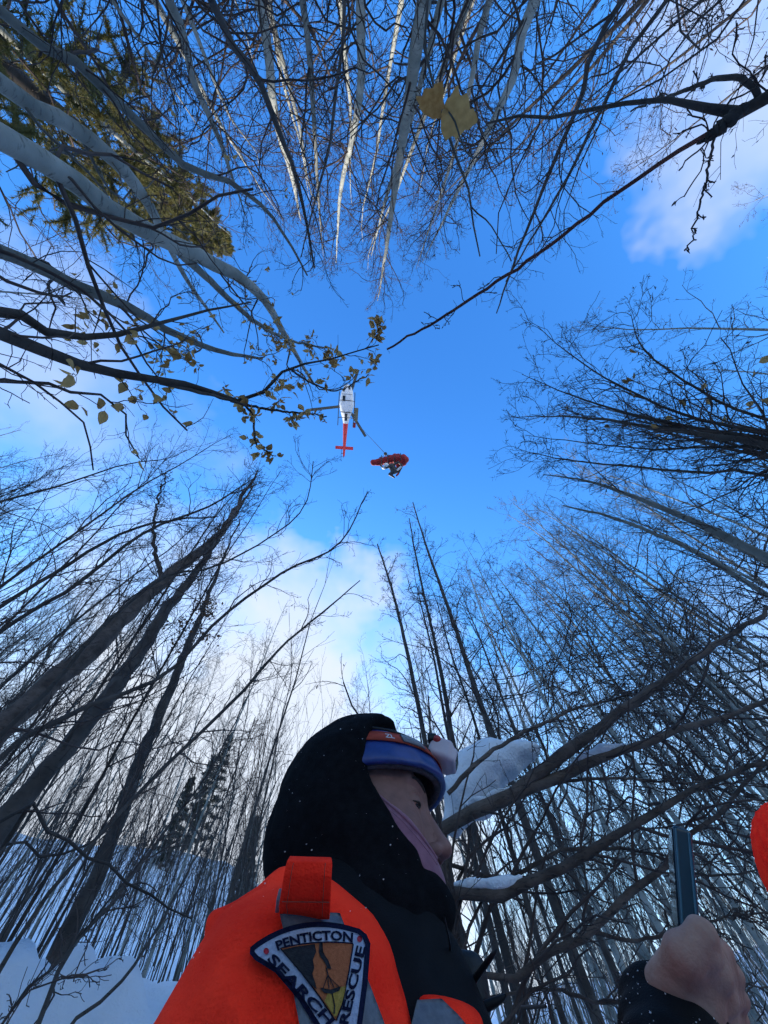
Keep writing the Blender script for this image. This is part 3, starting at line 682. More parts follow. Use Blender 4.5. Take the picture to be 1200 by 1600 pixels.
e, tw, _ = hero('dark_tree', 'brown trunk with a tuft of rusty leaves behind the dark trunks at left', None,
    [[(170, 1330, 5.8, 21.3), (215, 1200, 6.4, 18.5), (265, 1080, 7.2, 14.0), (310, 970, 8.4, 8.4), (350, 870, 10.0, 3.4), (375, 810, 11.0, 1.7)]],
    'bark_dark', 'twig', 870, crown=dict(n1=26, n2=6, n3=3, ln=0.14, t0=0.45, wob=0.22, rmin=0.0025), bark_bump=0.12, sides=12, wob=0.022)
def leaf_mass(name, e, pts, mat, rng, size):
    n = len(pts)
    d1 = rng.normal(size=(n, 3)); d1 /= np.linalg.norm(d1, axis=1, keepdims=True)
    d2 = np.cross(d1, rng.normal(size=(n, 3))); d2 /= np.linalg.norm(d2, axis=1, keepdims=True)
    s = size * (0.6 + 0.8 * rng.random(n))[:, None]
    V = np.stack([pts, pts + d1 * s * 0.5 + d2 * s * 0.28, pts + d1 * s, pts + d1 * s * 0.5 - d2 * s * 0.28], 1).reshape(-1, 3)
    o = link(name, mesh_np(name, V, [np.arange(n * 4).reshape(-1, 4)]), mat, e); o['kind'] = 'stuff'
    return o
rr = np.random.default_rng(9)
pts = np.concatenate([a[2].reshape(-1, 3) for a in tw]); pp_ = np.array([to_px(p) for p in pts])
sel = pts[(np.hypot(pp_[:, 0] - 300, pp_[:, 1] - 985) < 55)]
if len(sel): leaf_mass('leaf_tuft', e, sel[rr.integers(len(sel), size=min(500, len(sel) * 3))] + rr.normal(size=(min(500, len(sel) * 3), 3)) * 0.05, MAT['leaf_brown'], rr, 0.06)
WHIPS = [
 ('long thin whip arching up to the right below the stretcher', [(-20, 1200, 2.2, 9.4), (120, 1112, 2.4, 7.9), (260, 1052, 2.7, 5.8), (350, 962, 3.0, 4.7), (450, 890, 3.3, 3.6), (530, 850, 3.6, 2.5), (575, 768, 4.0, 1.4)]),
 ('lower thin whip arching towards the pale cloud', [(60, 1420, 2.3, 6.5), (240, 1215, 2.7, 5.8), (370, 1090, 3.1, 5.0), (440, 1010, 3.4, 3.6), (500, 960, 3.6, 2.9), (562, 908, 3.9, 1.4)]),
 ('dark arched whip high on the left edge under the leafy willow', [(-10, 955, 2.6, 6.5), (110, 880, 2.8, 5.4), (180, 838, 3.0, 4.3), (250, 816, 3.1, 3.6), (340, 806, 3.3, 2.2)]),
 ('dark arched whip second from the top on the left edge', [(-10, 995, 2.5, 6.5), (110, 920, 2.7, 5.8), (230, 830, 3.0, 4.3), (330, 790, 3.3, 2.9), (400, 745, 3.6, 1.4)]),
 ('forked dark whip curving near the left edge', [(-10, 1160, 2.4, 7.9), (90, 1065, 2.7, 6.5), (150, 990, 2.9, 5.8), (260, 900, 3.3, 4.3), (350, 880, 3.6, 2.9), (470, 800, 4.0, 1.8), (490, 720, 4.4, 1.3)]),
 ('bent dark whip at bottom left rising from the snow', [(55, 1615, 2.1, 7.9), (78, 1545, 2.2, 7.2), (112, 1480, 2.3, 6.5), (185, 1400, 2.5, 5.8), (255, 1300, 2.8, 4.3), (330, 1200, 3.1, 2.9), (390, 1080, 3.6, 1.4)]),
 ('thin straight whip leaning out of the bottom left corner', [(-5, 1612, 1.9, 4.3), (90, 1505, 2.1, 4.0), (165, 1415, 2.3, 2.9), (260, 1290, 2.6, 1.8)]),
 ('curved whip beside the orange sleeve at bottom left', [(100, 1612, 2.4, 5.8), (180, 1545, 2.5, 5.0), (240, 1460, 2.7, 4.3), (290, 1370, 3.0, 3.6), (350, 1250, 3.4, 2.2), (400, 1120, 3.9, 1.4)]),
]
for i, (lb, spec) in enumerate(WHIPS):
    hero('bare_whip', lb, 'whips at the left', [spec], 'bark_dark', 'twig', 900 + i * 11, crown=dict(n1=22, n2=4, n3=3, ln=0.17, t0=0.3, ang=36, up=0.15, wob=0.22, bud=0.04, rmin=0.0019))
hero('bare_whip', 'drooping dark twig arching over the snow at left of the sleeve', 'whips at the left',
    [[(-10, 1286, 1.75, 5.6), (80, 1305, 1.85, 4.9), (150, 1345, 1.95, 4.2), (220, 1390, 2.0, 3.5), (300, 1438, 2.05, 2.1)],
     [(-10, 1342, 1.8, 4.2), (60, 1337, 1.9, 3.8), (115, 1330, 1.95, 3.5), (165, 1300, 2.0, 2.1)]],
    'bark_dark', 'twig', 990, crown=dict(n1=4, n2=1, n3=1, ln=0.15, t0=0.4), base=[True, True], out=1.05)
# ahead: three slim dark trees behind the head
AHEAD = [
 ('slim dark tree right of the hooded head, tallest of three', [(782, 1180, 5.6, 10.4), (745, 1085, 6.3, 8.6), (718, 1000, 7.2, 6.7), (690, 920, 8.4, 4.9), (665, 850, 10.0, 3.1), (645, 785, 12.0, 1.5)]),
 ('slim dark tree directly behind the headlamp', [(712, 1180, 5.8, 8.6), (700, 1110, 6.3, 7.3), (683, 1020, 7.2, 5.5), (665, 940, 8.4, 3.7), (648, 860, 10.0, 2.5), (640, 810, 11.2, 1.2)]),
 ('slim dark tree rising from above the hood', [(668, 1180, 6.0, 8.0), (655, 1110, 6.5, 7.3), (632, 1000, 7.8, 5.5), (612, 920, 9.2, 3.7), (590, 850, 11.0, 1.9)]),
]
for i, (lb, spec) in enumerate(AHEAD):
    hero('slim_tree', lb, 'slim trees behind the person', [spec], 'bark_dark', 'twig', 1100 + i * 5, crown=dict(n1=44, n2=6, n3=4, ln=0.12, t0=0.3, ang=34, up=0.3, wob=0.22, rmin=0.003, bud=0.3, budsize=0.012))
# low rough-barked branches arching out from behind the person, laden with snow
ARCH = [
 [(690, 1322, 1.75, 18.7), (760, 1268, 1.7, 21.4), (808, 1238, 1.7, 18.7), (912, 1196, 1.8, 14.7), (1034, 1150, 1.95, 10.0), (1120, 1122, 2.1, 8.0), (1215, 1090, 2.3, 6.0)],
 [(800, 1242, 1.7, 17.4), (876, 1182, 1.75, 16.7), (948, 1128, 1.8, 14.1), (1040, 1062, 1.9, 11.4), (1120, 1005, 2.05, 8.7), (1215, 945, 2.3, 6.0)],
 [(700, 1240, 1.6, 6.7), (745, 1192, 1.6, 6.7), (808, 1150, 1.65, 5.4), (912, 1105, 1.8, 4.0), (1010, 1080, 2.0, 2.0)],
 [(675, 1468, 1.55, 18.7), (786, 1397, 1.55, 16.7), (862, 1362, 1.6, 14.1), (948, 1314, 1.65, 12.1), (1043, 1257, 1.75, 9.3), (1110, 1222, 1.85, 8.0), (1215, 1186, 2.0, 6.0)],
 [(740, 1600, 1.5, 10.0), (777, 1552, 1.5, 10.0), (858, 1492, 1.55, 11.4), (925, 1455, 1.6, 11.4), (975, 1408, 1.65, 10.7), (1042, 1350, 1.75, 8.7), (1110, 1275, 1.9, 6.7), (1215, 1180, 2.2, 4.0)],
 [(760, 1560, 1.7, 4.7), (860, 1545, 1.75, 5.4), (930, 1565, 1.8, 4.7), (1060, 1570, 1.9, 3.3), (1215, 1540, 2.1, 2.0)],
 [(925, 1455, 1.6, 6.0), (1000, 1470, 1.7, 4.7), (1100, 1440, 1.8, 3.3), (1215, 1425, 2.0, 2.0)],
 [(700, 1350, 1.7, 5.4), (790, 1372, 1.75, 6.0), (880, 1330, 1.8, 5.4), (1000, 1330, 1.9, 4.0), (1100, 1370, 2.0, 3.3), (1215, 1350, 2.2, 2.0)],
 [(850, 1225, 1.75, 4.7), (960, 1215, 1.85, 4.0), (1080, 1222, 2.0, 3.3), (1215, 1200, 2.2, 2.0)],
]
e, tw, ARCHD = hero('arching_shrub', 'rough brown branches arching out behind the face, patched with snow', None, ARCH, 'bark_rough', 'twig', 1200,
    base=[True, False, False, True, True, False, False, False, False], out=0.98, sides=12, bark_bump=0.22, cat='shrub',
    crown=dict(n1=24, n2=5, n3=3, ln=0.26, t0=0.3, ang=36, up=-0.02, wob=0.2, rmin=0.0014))
# evergreen trees
def conifer(name, label, x, y, H, R, mat, seed, nb=90, t0=0.08, group=None, needles=34, nlen=0.10, twigs=9, droop=0.25, z0=None):
    rng = np.random.default_rng(seed)
    gz = ground_z(x, y) - 0.2 if z0 is None else z0
    e = empty(name, (x, y, gz), label, 'evergreen', group)
    tl = np.array([[x, y, gz]]) + np.stack([np.zeros(12), np.zeros(12), np.linspace(0, H, 12)], 1)
    T = Tubes(); T.add(tl, 0.02 + (0.013 * H) * (1 - np.linspace(0, 1, 12)), 8)
    link('trunk', T.mesh('trunk'), MAT['bark_dark'], e)
    t = t0 + (1 - t0) * (np.arange(nb) + rng.random(nb)) / nb
    az = np.arange(nb) * 2.4 + rng.normal(size=nb) * 0.4
    L = R * (1 - t) ** 0.8 * (0.75 + 0.45 * rng.random(nb)) + 0.12
    K = 6
    s = np.linspace(0, 1, K)
    b = np.zeros((nb, K, 3)); b[:, :, 0] = x + (np.sin(az) * L)[:, None] * s; b[:, :, 1] = y + (np.cos(az) * L)[:, None] * s
    b[:, :, 2] = gz + (t * H)[:, None] + L[:, None] * (0.15 * s - droop * s ** 2 * 1.4 + 0.12 * s ** 3)
    b += rng.normal(size=b.shape) * 0.03
    rb = 0.012 * (L / R + 0.3)[:, None] * (1 - 0.8 * s)
    B = Tubes(); B.add(b, rb, 4)
    t2, r2 = grow(b, rb, twigs, 0.12, 1.0, 48, 0.34, 4, rng, up=-0.15, wob=0.1, rmin=0.003); B.add(t2, r2, 3)
    link('branches', B.mesh('branches'), MAT['bark_dark'], e)
    seg = np.concatenate([t2.reshape(-1, 3), b[:, 2:].reshape(-1, 3)])
    dirs = np.concatenate([np.gradient(t2, axis=1).reshape(-1, 3), np.gradient(b, axis=1)[:, 2:].reshape(-1, 3)])
    dirs /= np.linalg.norm(dirs, axis=1, keepdims=True) + 1e-9
    m = needles
    c = np.repeat(seg, m, 0); d = np.repeat(dirs, m, 0); n = len(c)
    c = c + d * (rng.random((n, 1)) - 0.5) * 0.22
    nd = d * 0.5 + rng.normal(size=(n, 3)) * 0.6; nd /= np.linalg.norm(nd, axis=1, keepdims=True)
    w = np.cross(nd, rng.normal(size=(n, 3))); w /= np.linalg.norm(w, axis=1, keepdims=True)
    ln = nlen * (0.6 + 0.7 * rng.random((n, 1)))
    V = np.stack([c - w * ln * 0.08, c + w * ln * 0.08, c + nd * ln], 1).reshape(-1, 3)
    o = link('foliage', mesh_np('foliage', V, [np.arange(n * 3).reshape(-1, 3)], smooth=False), mat, e); o['kind'] = 'stuff'
    return e
def at_az(px, py, hd):
    v = ray(px, py); h = math.hypot(v[0], v[1]); return v[0] / h * hd, v[1] / h * hd
x, y = at_az(225, 285, 6.6)
conifer('fir_tree', 'olive sunlit fir at upper left behind the leaning pale trunks', x, y, 21.0, 2.9, MAT['needle'], 1300, nb=150, t0=0.3, needles=72, nlen=0.085, twigs=10)
FIRS = [(345, 1200, 46, 0.5), (298, 1290, 44, 0.6), (262, 1320, 40, 0.55), (385, 1350, 34, 0.8)]
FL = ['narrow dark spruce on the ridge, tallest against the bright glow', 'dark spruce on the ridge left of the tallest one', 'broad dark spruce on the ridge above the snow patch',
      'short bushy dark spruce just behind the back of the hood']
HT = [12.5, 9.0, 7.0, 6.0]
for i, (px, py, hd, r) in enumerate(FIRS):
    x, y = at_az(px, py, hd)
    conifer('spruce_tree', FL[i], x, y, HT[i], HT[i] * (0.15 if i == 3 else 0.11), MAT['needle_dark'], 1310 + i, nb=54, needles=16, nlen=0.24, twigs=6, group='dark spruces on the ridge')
# ------------------------------------------------------------------ smooth solid modelling (distance fields meshed on a grid)
def d_ell(p, c, r):
    q = p - np.asarray(c, np.float32); r = np.asarray(r, np.float32)
    k0 = np.linalg.norm(q / r, axis=-1); k1 = np.linalg.norm(q / (r * r), axis=-1)
    return k0 * (k0 - 1) / np.maximum(k1, 1e-6)
def d_cone(p, a, b, ra, rb):
    a = np.asarray(a, np.float32); b = np.asarray(b, np.float32); ba = b - a
    h = np.clip(((p - a) @ ba) / max(float(ba @ ba), 1e-9), 0, 1)
    return np.linalg.norm(p - a - h[..., None] * ba, axis=-1) - (ra + (rb - ra) * h)
def d_box(p, c, half, R=None, rnd=0.0):
    q = p - np.asarray(c, np.float32)
    if R is not None: q = q @ np.asarray(R, np.float32)      # columns of R are the box axes
    q = np.abs(q) - (np.asarray(half, np.float32) - rnd)
    return np.linalg.norm(np.maximum(q, 0), axis=-1) + np.minimum(q.max(-1), 0) - rnd
def smin(a, b, k):
    h = np.maximum(k - np.abs(a - b), 0) / k
    return np.minimum(a, b) - h * h * k * 0.25
def smax(a, b, k): return -smin(-a, -b, k)
_NB = None
def vnoise(p, scale, seed=0.0):
    """cheap smooth pseudo noise from warped sines"""
    x, y, z = (p * scale + seed).T if p.ndim == 2 else np.moveaxis(p * scale + seed, -1, 0)
    a = np.sin(x * 1.7 + 1.3 * np.sin(y * 1.1 + 0.7 * z)); b = np.sin(y * 1.9 + 1.2 * np.sin(z * 1.3 + 0.9 * x)); c = np.sin(z * 1.6 + 1.4 * np.sin(x * 1.2 + 0.8 * y))
    return (a * b + b * c + c * a) / 2.2
def net(fn, lo, hi, h, name, relax=2):
    lo = np.asarray(lo, float); hi = np.asarray(hi, float)
    n = np.ceil((hi - lo) / h).astype(int) + 1
    gx, gy, gz = (np.arange(k, dtype=np.float32) * h + l for k, l in zip(n, lo))
    f = np.empty(tuple(n), np.float32)
    for i in range(0, n[0], 24):
        P3 = np.stack(np.meshgrid(gx[i:i + 24], gy, gz, indexing='ij'), -1)
        f[i:i + 24] = fn(P3)
    for ax in range(3):                     # close the field on the border
        sl = [slice(None)] * 3
        for e_ in (0, -1):
            sl[ax] = e_; f[tuple(sl)] = np.maximum(f[tuple(sl)], h * 0.5)
    s = f < 0
    cs = [s[dx:n[0] - 1 + dx, dy:n[1] - 1 + dy, dz:n[2] - 1 + dz] for dx in (0, 1) for dy in (0, 1) for dz in (0, 1)]
    al = cs[0].copy(); an = cs[0].copy()
    for c in cs[1:]: al &= c; an |= c
    act = an & ~al
    ijk = np.argwhere(act); idx = -np.ones(act.shape, np.int32); idx[act] = np.arange(len(ijk))
    co = np.array([(dx, dy, dz) for dx in (0, 1) for dy in (0, 1) for dz in (0, 1)])
    val = np.stack([f[ijk[:, 0] + c[0], ijk[:, 1] + c[1], ijk[:, 2] + c[2]] for c in co], 1)
    acc = np.zeros((len(ijk), 3)); cnt = np.zeros(len(ijk))
    for a in range(8):
        for b in range(a + 1, 8):
            if np.abs(co[a] - co[b]).sum() != 1: continue
            m = (val[:, a] < 0) != (val[:, b] < 0)
            t = np.where(m, val[:, a] / np.where(m, val[:, a] - val[:, b], 1), 0)
            acc += m[:, None] * (co[a] + t[:, None] * (co[b] - co[a])); cnt += m
    V = lo + (ijk + acc / cnt[:, None]) * h
    Q = []
    for ax in range(3):
        u, w = [(1, 2), (2, 0), (0, 1)][ax]
        s0 = np.take(s, range(n[ax] - 1), ax); s1 = np.take(s, range(1, n[ax]), ax)
        e = np.argwhere(s0 != s1)
        e = e[(e[:, u] > 0) & (e[:, w] > 0) & (e[:, u] < n[u] - 1) & (e[:, w] < n[w] - 1)]
        def g(du, dw):
            q = e.copy(); q[:, u] += du; q[:, w] += dw; return idx[q[:, 0], q[:, 1], q[:, 2]]
        q = np.stack([g(-1, -1), g(0, -1), g(0, 0), g(-1, 0)], 1)
        fl = ~s0[e[:, 0], e[:, 1], e[:, 2]]
        q[fl] = q[fl][:, ::-1]
        Q.append(q)
    Q = np.concatenate(Q)
    for _ in range(relax):
        ed = np.concatenate([Q[:, [0, 1]], Q[:, [1, 2]], Q[:, [2, 3]], Q[:, [3, 0]]])
        sm = np.zeros_like(V); ct = np.zeros(len(V))
        for k in range(3): sm[:, k] = np.bincount(ed[:, 0], V[ed[:, 1], k], len(V)) + np.bincount(ed[:, 1], V[ed[:, 0], k], len(V))
        ct = np.bincount(ed[:, 0], minlength=len(V)) + np.bincount(ed[:, 1], minlength=len(V))
        V = V * 0.4 + 0.6 * sm / np.maximum(ct, 1)[:, None]
    return mesh_np(name, V, [Q])
def merge_meshes(name, ms):
    V, T, o = [], [], 0
    for m in ms:
        v = np.empty(len(m.vertices) * 3, np.float32); m.vertices.foreach_get('co', v); v = v.reshape(-1, 3)
        m.calc_loop_triangles()
        t = np.empty(len(m.loop_triangles) * 3, np.int32); m.loop_triangles.foreach_get('vertices', t)
        V.append(v); T.append(t.reshape(-1, 3) + o); o += len(v)
    return mesh_np(name, np.concatenate(V), [np.concatenate(T)])
def xf(me, Mx):
    me.transform(Mx); me.update(); return me
def rotm(yaw, pitch, roll):
    return np.array((Matrix.Rotation(yaw, 3, 'Z') @ Matrix.Rotation(pitch, 3, 'Y') @ Matrix.Rotation(roll, 3, 'X')))

# ------------------------------------------------------------------ clothing materials
MAT['skin'] = mat_noise('skin', (0.20, 0.092, 0.072), (0.28, 0.135, 0.108), 60, 0.55, 0.10, 300, spec=0.35, lo=0.3, hi=0.7)  # face tone darkened to hold the hood's shade; the hand uses a lighter copy
MAT['skin_hand'] = mat_noise('skin_hand', (0.33, 0.155, 0.105), (0.47, 0.285, 0.205), 28, 0.6, 0.18, 260, spec=0.3, lo=0.3, hi=0.7)
# fluorescent cloth turns blue and green light into red: its red radiance factor is above one
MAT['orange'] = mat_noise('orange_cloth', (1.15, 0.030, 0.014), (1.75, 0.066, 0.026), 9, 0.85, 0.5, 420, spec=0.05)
MAT['orange_pants'] = mat_noise('dark_trousers', (0.02, 0.021, 0.024), (0.035, 0.036, 0.04), 30, 0.8, 0.3, 500)
MAT['black_fleece'] = mat_noise('black_fleece', (0.006, 0.0062, 0.0075), (0.011, 0.0115, 0.0135), 90, 0.95, 0.6, 700, spec=0.08)
MAT['black_shell'] = mat_noise('black_shell', (0.0040, 0.0041, 0.0050), (0.0075, 0.0077, 0.0090), 40, 0.75, 0.25, 600, spec=0.15)
MAT['pink_buff'] = mat_noise('pink_buff', (0.26, 0.115, 0.155), (0.33, 0.155, 0.20), 80, 0.85, 0.3, 900, spec=0.1, sheen=0.2)
MAT['blue_cloth'] = mat_noise('blue_cloth', (0.012, 0.032, 0.15), (0.017, 0.045, 0.20), 60, 0.3, 0.05, 900, spec=0.5)
MAT['lining'] = mat_noise('grey_lining', (0.06, 0.052, 0.058), (0.11, 0.095, 0.10), 120, 0.95, 0.6, 500, spec=0.05)
MAT['strap_orange'] = mat_noise('strap_orange', (0.34, 0.045, 0.026), (0.42, 0.06, 0.032), 60, 0.7, 0.2, 900)
MAT['strap_grey'] = mat_noise('strap_grey', (0.16, 0.165, 0.18), (0.22, 0.225, 0.24), 60, 0.7)
MAT['print_pale'] = mat_noise('print_pale', (0.52, 0.50, 0.52), (0.6, 0.58, 0.6), 60, 0.7)
MAT['lamp_shell'] = mat_noise('lamp_shell', (0.50, 0.40, 0.42), (0.60, 0.50, 0.52), 20, 0.4, spec=0.4)
MAT['red_plastic'] = mat_noise('red_plastic', (0.35, 0.02, 0.02), (0.45, 0.03, 0.03), 20, 0.35, spec=0.5)
MAT['black_plastic'] = mat_noise('black_plastic', (0.008, 0.009, 0.010), (0.014, 0.015, 0.017), 30, 0.5, 0.15, 300, spec=0.35)
MAT['tape'] = mat_noise('reflective_tape', (0.085, 0.095, 0.11), (0.14, 0.15, 0.17), 140, 0.45, 0.2, 900, spec=0.5)
MAT['navy'] = mat_noise('navy_thread', (0.010, 0.013, 0.045), (0.020, 0.026, 0.075), 400, 0.9, 0.8, 1400, spec=0.1)
MAT['patch_white'] = mat_noise('pale_thread', (0.42, 0.46, 0.60), (0.56, 0.60, 0.72), 500, 0.9, 0.6, 1400, spec=0.1)
MAT['patch_orange'] = mat_noise('orange_thread', (0.42, 0.12, 0.05), (0.55, 0.17, 0.07), 400, 0.9, 0.6, 1400, spec=0.1)
MAT['patch_yellow'] = mat_noise('yellow_thread', (0.40, 0.25, 0.05), (0.52, 0.33, 0.08), 400, 0.9, 0.6, 1400, spec=0.1)
MAT['thread_red'] = mat_noise('red_thread', (0.35, 0.015, 0.03), (0.45, 0.03, 0.045), 400, 0.9)
MAT['thread_black'] = mat_noise('black_thread', (0.012, 0.012, 0.016), (0.028, 0.028, 0.032), 300, 0.9, 0.5, 1000)
MAT['phone_case'] = mat_noise('teal_case', (0.002, 0.020, 0.030), (0.003, 0.028, 0.040), 10, 0.22, spec=0.6)
MAT['phone_glass'] = mat_noise('dark_glass', (0.004, 0.005, 0.008), (0.006, 0.008, 0.012), 10, 0.08, spec=0.6)
MAT['phone_trim'] = mat_noise('phone_trim', (0.02, 0.09, 0.12), (0.03, 0.12, 0.16), 10, 0.2, spec=0.6)  # lighter teal puts the frame's edge highlights into the trim colour
MAT['yellow_strap'] = mat_noise('yellow_strap', (0.40, 0.30, 0.06), (0.48, 0.38, 0.09), 60, 0.7)
MAT['dark_hair'] = mat_noise('dark_hair', (0.02, 0.013, 0.010), (0.045, 0.03, 0.022), 200, 0.6)
MAT['eye_dark'] = mat_noise('eye_dark', (0.012, 0.008, 0.007), (0.02, 0.013, 0.011), 20, 0.15, spec=0.6)
MAT['eye_white'] = mat_noise('eye_white', (0.22, 0.18, 0.17), (0.28, 0.24, 0.23), 20, 0.25, spec=0.5)
MAT['lip'] = mat_noise('lip', (0.20, 0.085, 0.075), (0.27, 0.12, 0.10), 60, 0.6)
MAT['pink_hem'] = mat_noise('pink_hem', (0.28, 0.135, 0.18), (0.34, 0.175, 0.22), 80, 0.9)
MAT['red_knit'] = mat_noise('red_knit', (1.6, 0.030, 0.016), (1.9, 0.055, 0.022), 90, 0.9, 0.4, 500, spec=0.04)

# ------------------------------------------------------------------ the hooded person
HC = np.array([-0.1190, 0.6450, 1.5484]); HR = rotm(0.060, 0.075, 0.020)
def hl(p): return (p - HC.astype(np.float32)) @ HR.astype(np.float32)        # world -> head coordinates (x forward, y left, z up)
def hw(l): return HC + HR @ np.asarray(l, float)
HM = Matrix.Translation(HC) @ Matrix([list(r) for r in HR]).to_4x4()
ME = np.array([-0.14, 0.62, 0.0])           # where the person stands
person = empty('person', (ME[0], ME[1], 0.0), 'person in black hood and orange jacket, in profile beside the camera', 'person')
NECK = hw((-0.02, 0, -0.16)); SH = PD(442, 1575, 0.345); SHL = SH + np.array([0.115, 0.40, 0.0]) * 0.9
WR = PD(1052, 1590, 0.376); EL = np.array([0.01, 0.45, 1.06])
def sd_face(q):
    d = d_ell(q, (-0.012, 0, 0.035), (0.098, 0.074, 0.092))
    d = smin(d, d_ell(q, (0.028, 0, -0.028), (0.064, 0.058, 0.086)), 0.03)
    d = smin(d, d_ell(q, (0.058, 0, -0.088), (0.034, 0.034, 0.030)), 0.03)
    y = np.stack([q[..., 0], np.abs(q[..., 1]), q[..., 2]], -1)              # mirror symmetric
    d = smin(d, d_ell(y, (0.056, 0.040, -0.024), (0.026, 0.022, 0.026)), 0.022)
    d = smin(d, d_cone(y, (0.084, 0.000, 0.034), (0.070, 0.042, 0.040), 0.0125, 0.010), 0.014)
    d = smax(d, -d_ell(y, (0.099, 0.033, 0.012), (0.021, 0.017, 0.0135)), 0.012)
    d = smin(d, d_ell(y, (0.0735, 0.0325, 0.0115), (0.0135, 0.0150, 0.0125)), 0.003)
    d = smin(d, d_cone(q, (0.086, 0, 0.020), (0.110, 0, -0.030), 0.0072, 0.0115), 0.012)
    d = smin(d, d_ell(q, (0.1125, 0, -0.0345), (0.0130, 0.0122, 0.0112)), 0.006)
    d = smin(d, d_ell(y, (0.0995, 0.0135, -0.0405), (0.0120, 0.0080, 0.0088)), 0.006)
    d = smax(d, -d_ell(y, (0.1040, 0.0080, -0.0515), (0.0065, 0.0046, 0.0065)), 0.003)
    d = smin(d, d_ell(q, (0.082, 0, -0.067), (0.016, 0.024, 0.0075)), 0.008)
    d = smin(d, d_ell(q, (0.080, 0, -0.079), (0.015, 0.021, 0.0075)), 0.006)
    return d
def sd_body(p):
    q = hl(p)
    d = sd_face(q)
    d = smin(d, d_cone(p, hw((-0.025, 0, -0.05)), NECK + [0, 0, -0.02], 0.052, 0.058), 0.03)
    c = (SH + SHL) / 2
    d = smin(d, d_ell(p, c + [0, 0, -0.15], (0.12, 0.17, 0.26)), 0.06)
    d = smin(d, d_ell(p, c + [-0.01, 0.0, -0.44], (0.13, 0.16, 0.18)), 0.08)
    for s_, e_, w_ in ((SH, EL, WR), (SHL, ELL, WRL)):
        d = smin(d, d_cone(p, s_ + [0.0, 0.02, -0.015], e_, 0.056, 0.042), 0.05)
        d = smin(d, d_cone(p, e_, w_, 0.042, 0.027), 0.02)
    for sy in (-1, 1):
        hip = c + [-0.01, sy * 0.085, -0.50]; kn = np.array([c[0] + 0.02, c[1] + sy * 0.095, 0.47]); an = np.array([c[0] - 0.01, c[1] + sy * 0.10, 0.08])
        d = smin(d, d_cone(p, hip, kn, 0.085, 0.056), 0.04); d = smin(d, d_cone(p, kn, an, 0.055, 0.038), 0.03)
        d = smin(d, d_cone(p, an, an + [0.16, 0, -0.04], 0.038, 0.030), 0.03)
    return d
ELL = SHL + np.array([0.03, 0.07, -0.28]); WRL = ELL + np.array([0.16, -0.05, -0.16])
# right hand: back towards the camera, thumb on top, fingers closed behind the phone
MCP = [PD(1098, 1484, 0.366), PD(1114, 1517, 0.369), PD(1123, 1553, 0.373), PD(1127, 1590, 0.379)]
RD = [ray(1110, 1500)] * 4
def sd_hand(p, side=1):
    d = d_cone(p, WR, PD(1075, 1555, 0.37), 0.029, 0.027)
    for i, m in enumerate(MCP):
        d = smin(d, d_cone(p, PD(1062 + 4 * i, 1555 + 8 * i, 0.372), m, 0.021, 0.0140), 0.009)
    dk = [0.046, 0.050, 0.047, 0.038]; rr_ = [0.0098, 0.0100, 0.0095, 0.0083]
    for i in range(4):
        px, py, D = [(1098, 1484, 0.366), (1114, 1517, 0.369), (1123, 1553, 0.373), (1127, 1590, 0.379)][i]
        a = MCP[i]; b = PD(px + 27, py + 4, D + dk[i] * 0.62); c = PD(px + 6, py + 8, D + dk[i] + 0.012); t = PD(px - 26, py + 12, D + dk[i] + 0.006)
        d = smin(d, d_cone(p, a, b, rr_[i] * 1.25, rr_[i] * 1.08), 0.008); d = smin(d, d_cone(p, b, c, rr_[i] * 1.05, rr_[i]), 0.005); d = smin(d, d_cone(p, c, t, rr_[i], rr_[i] * 0.85), 0.004)
    t0, t1, t2, t3 = PD(1042, 1545, 0.370), PD(1068, 1492, 0.362), PD(1097, 1457, 0.366), PD(1092, 1462, 0.405)
    d = smin(d, d_cone(p, t0, t1, 0.0185, 0.0148), 0.009); d = smin(d, d_cone(p, t1, t2, 0.0145, 0.0112), 0.008); d = smin(d, d_cone(p, t2, t3, 0.0115, 0.0090), 0.005)
    for m in MCP: d = smin(d, d_ell(p, m - RD[0] * 0.006, (0.0115, 0.0115, 0.0115)), 0.006)
    return d + vnoise(p, 150.0) * 0.0007
c_ = (SH + SHL) / 2
m_body = net(sd_body, (c_[0] - 0.24, SH[1] - 0.12, 0.0), (max(WR[0], c_[0] + 0.3) + 0.05, SHL[1] + 0.22, 1.72), 0.011, 'body_low')
m_face = net(lambda p: smin(sd_face(p), d_cone(p, (-0.025, 0, -0.05), (-0.03, 0, -0.15), 0.052, 0.056), 0.03), (-0.125, -0.095, -0.15), (0.135, 0.095, 0.145), 0.0026, 'face_fine')
xf(m_face, HM)
hb = np.array([WR] + MCP + [PD(1100, 1440, 0.42), PD(1170, 1610, 0.45), PD(1010, 1520, 0.35), PD(1090, 1440, 0.34)])
m_hand = net(sd_hand, hb.min(0) - 0.03, hb.max(0) + 0.03, 0.0021, 'hand_fine')
body = link('body', merge_meshes('body', [m_body, m_face, m_hand]), MAT['skin'], person)
body.data.materials.append(MAT['skin_hand'])
m_hand.calc_loop_triangles(); nh = len(m_hand.loop_triangles); mi = np.zeros(len(body.data.polygons), np.int32); mi[-nh:] = 1
body.data.polygons.foreach_set('material_index', mi)
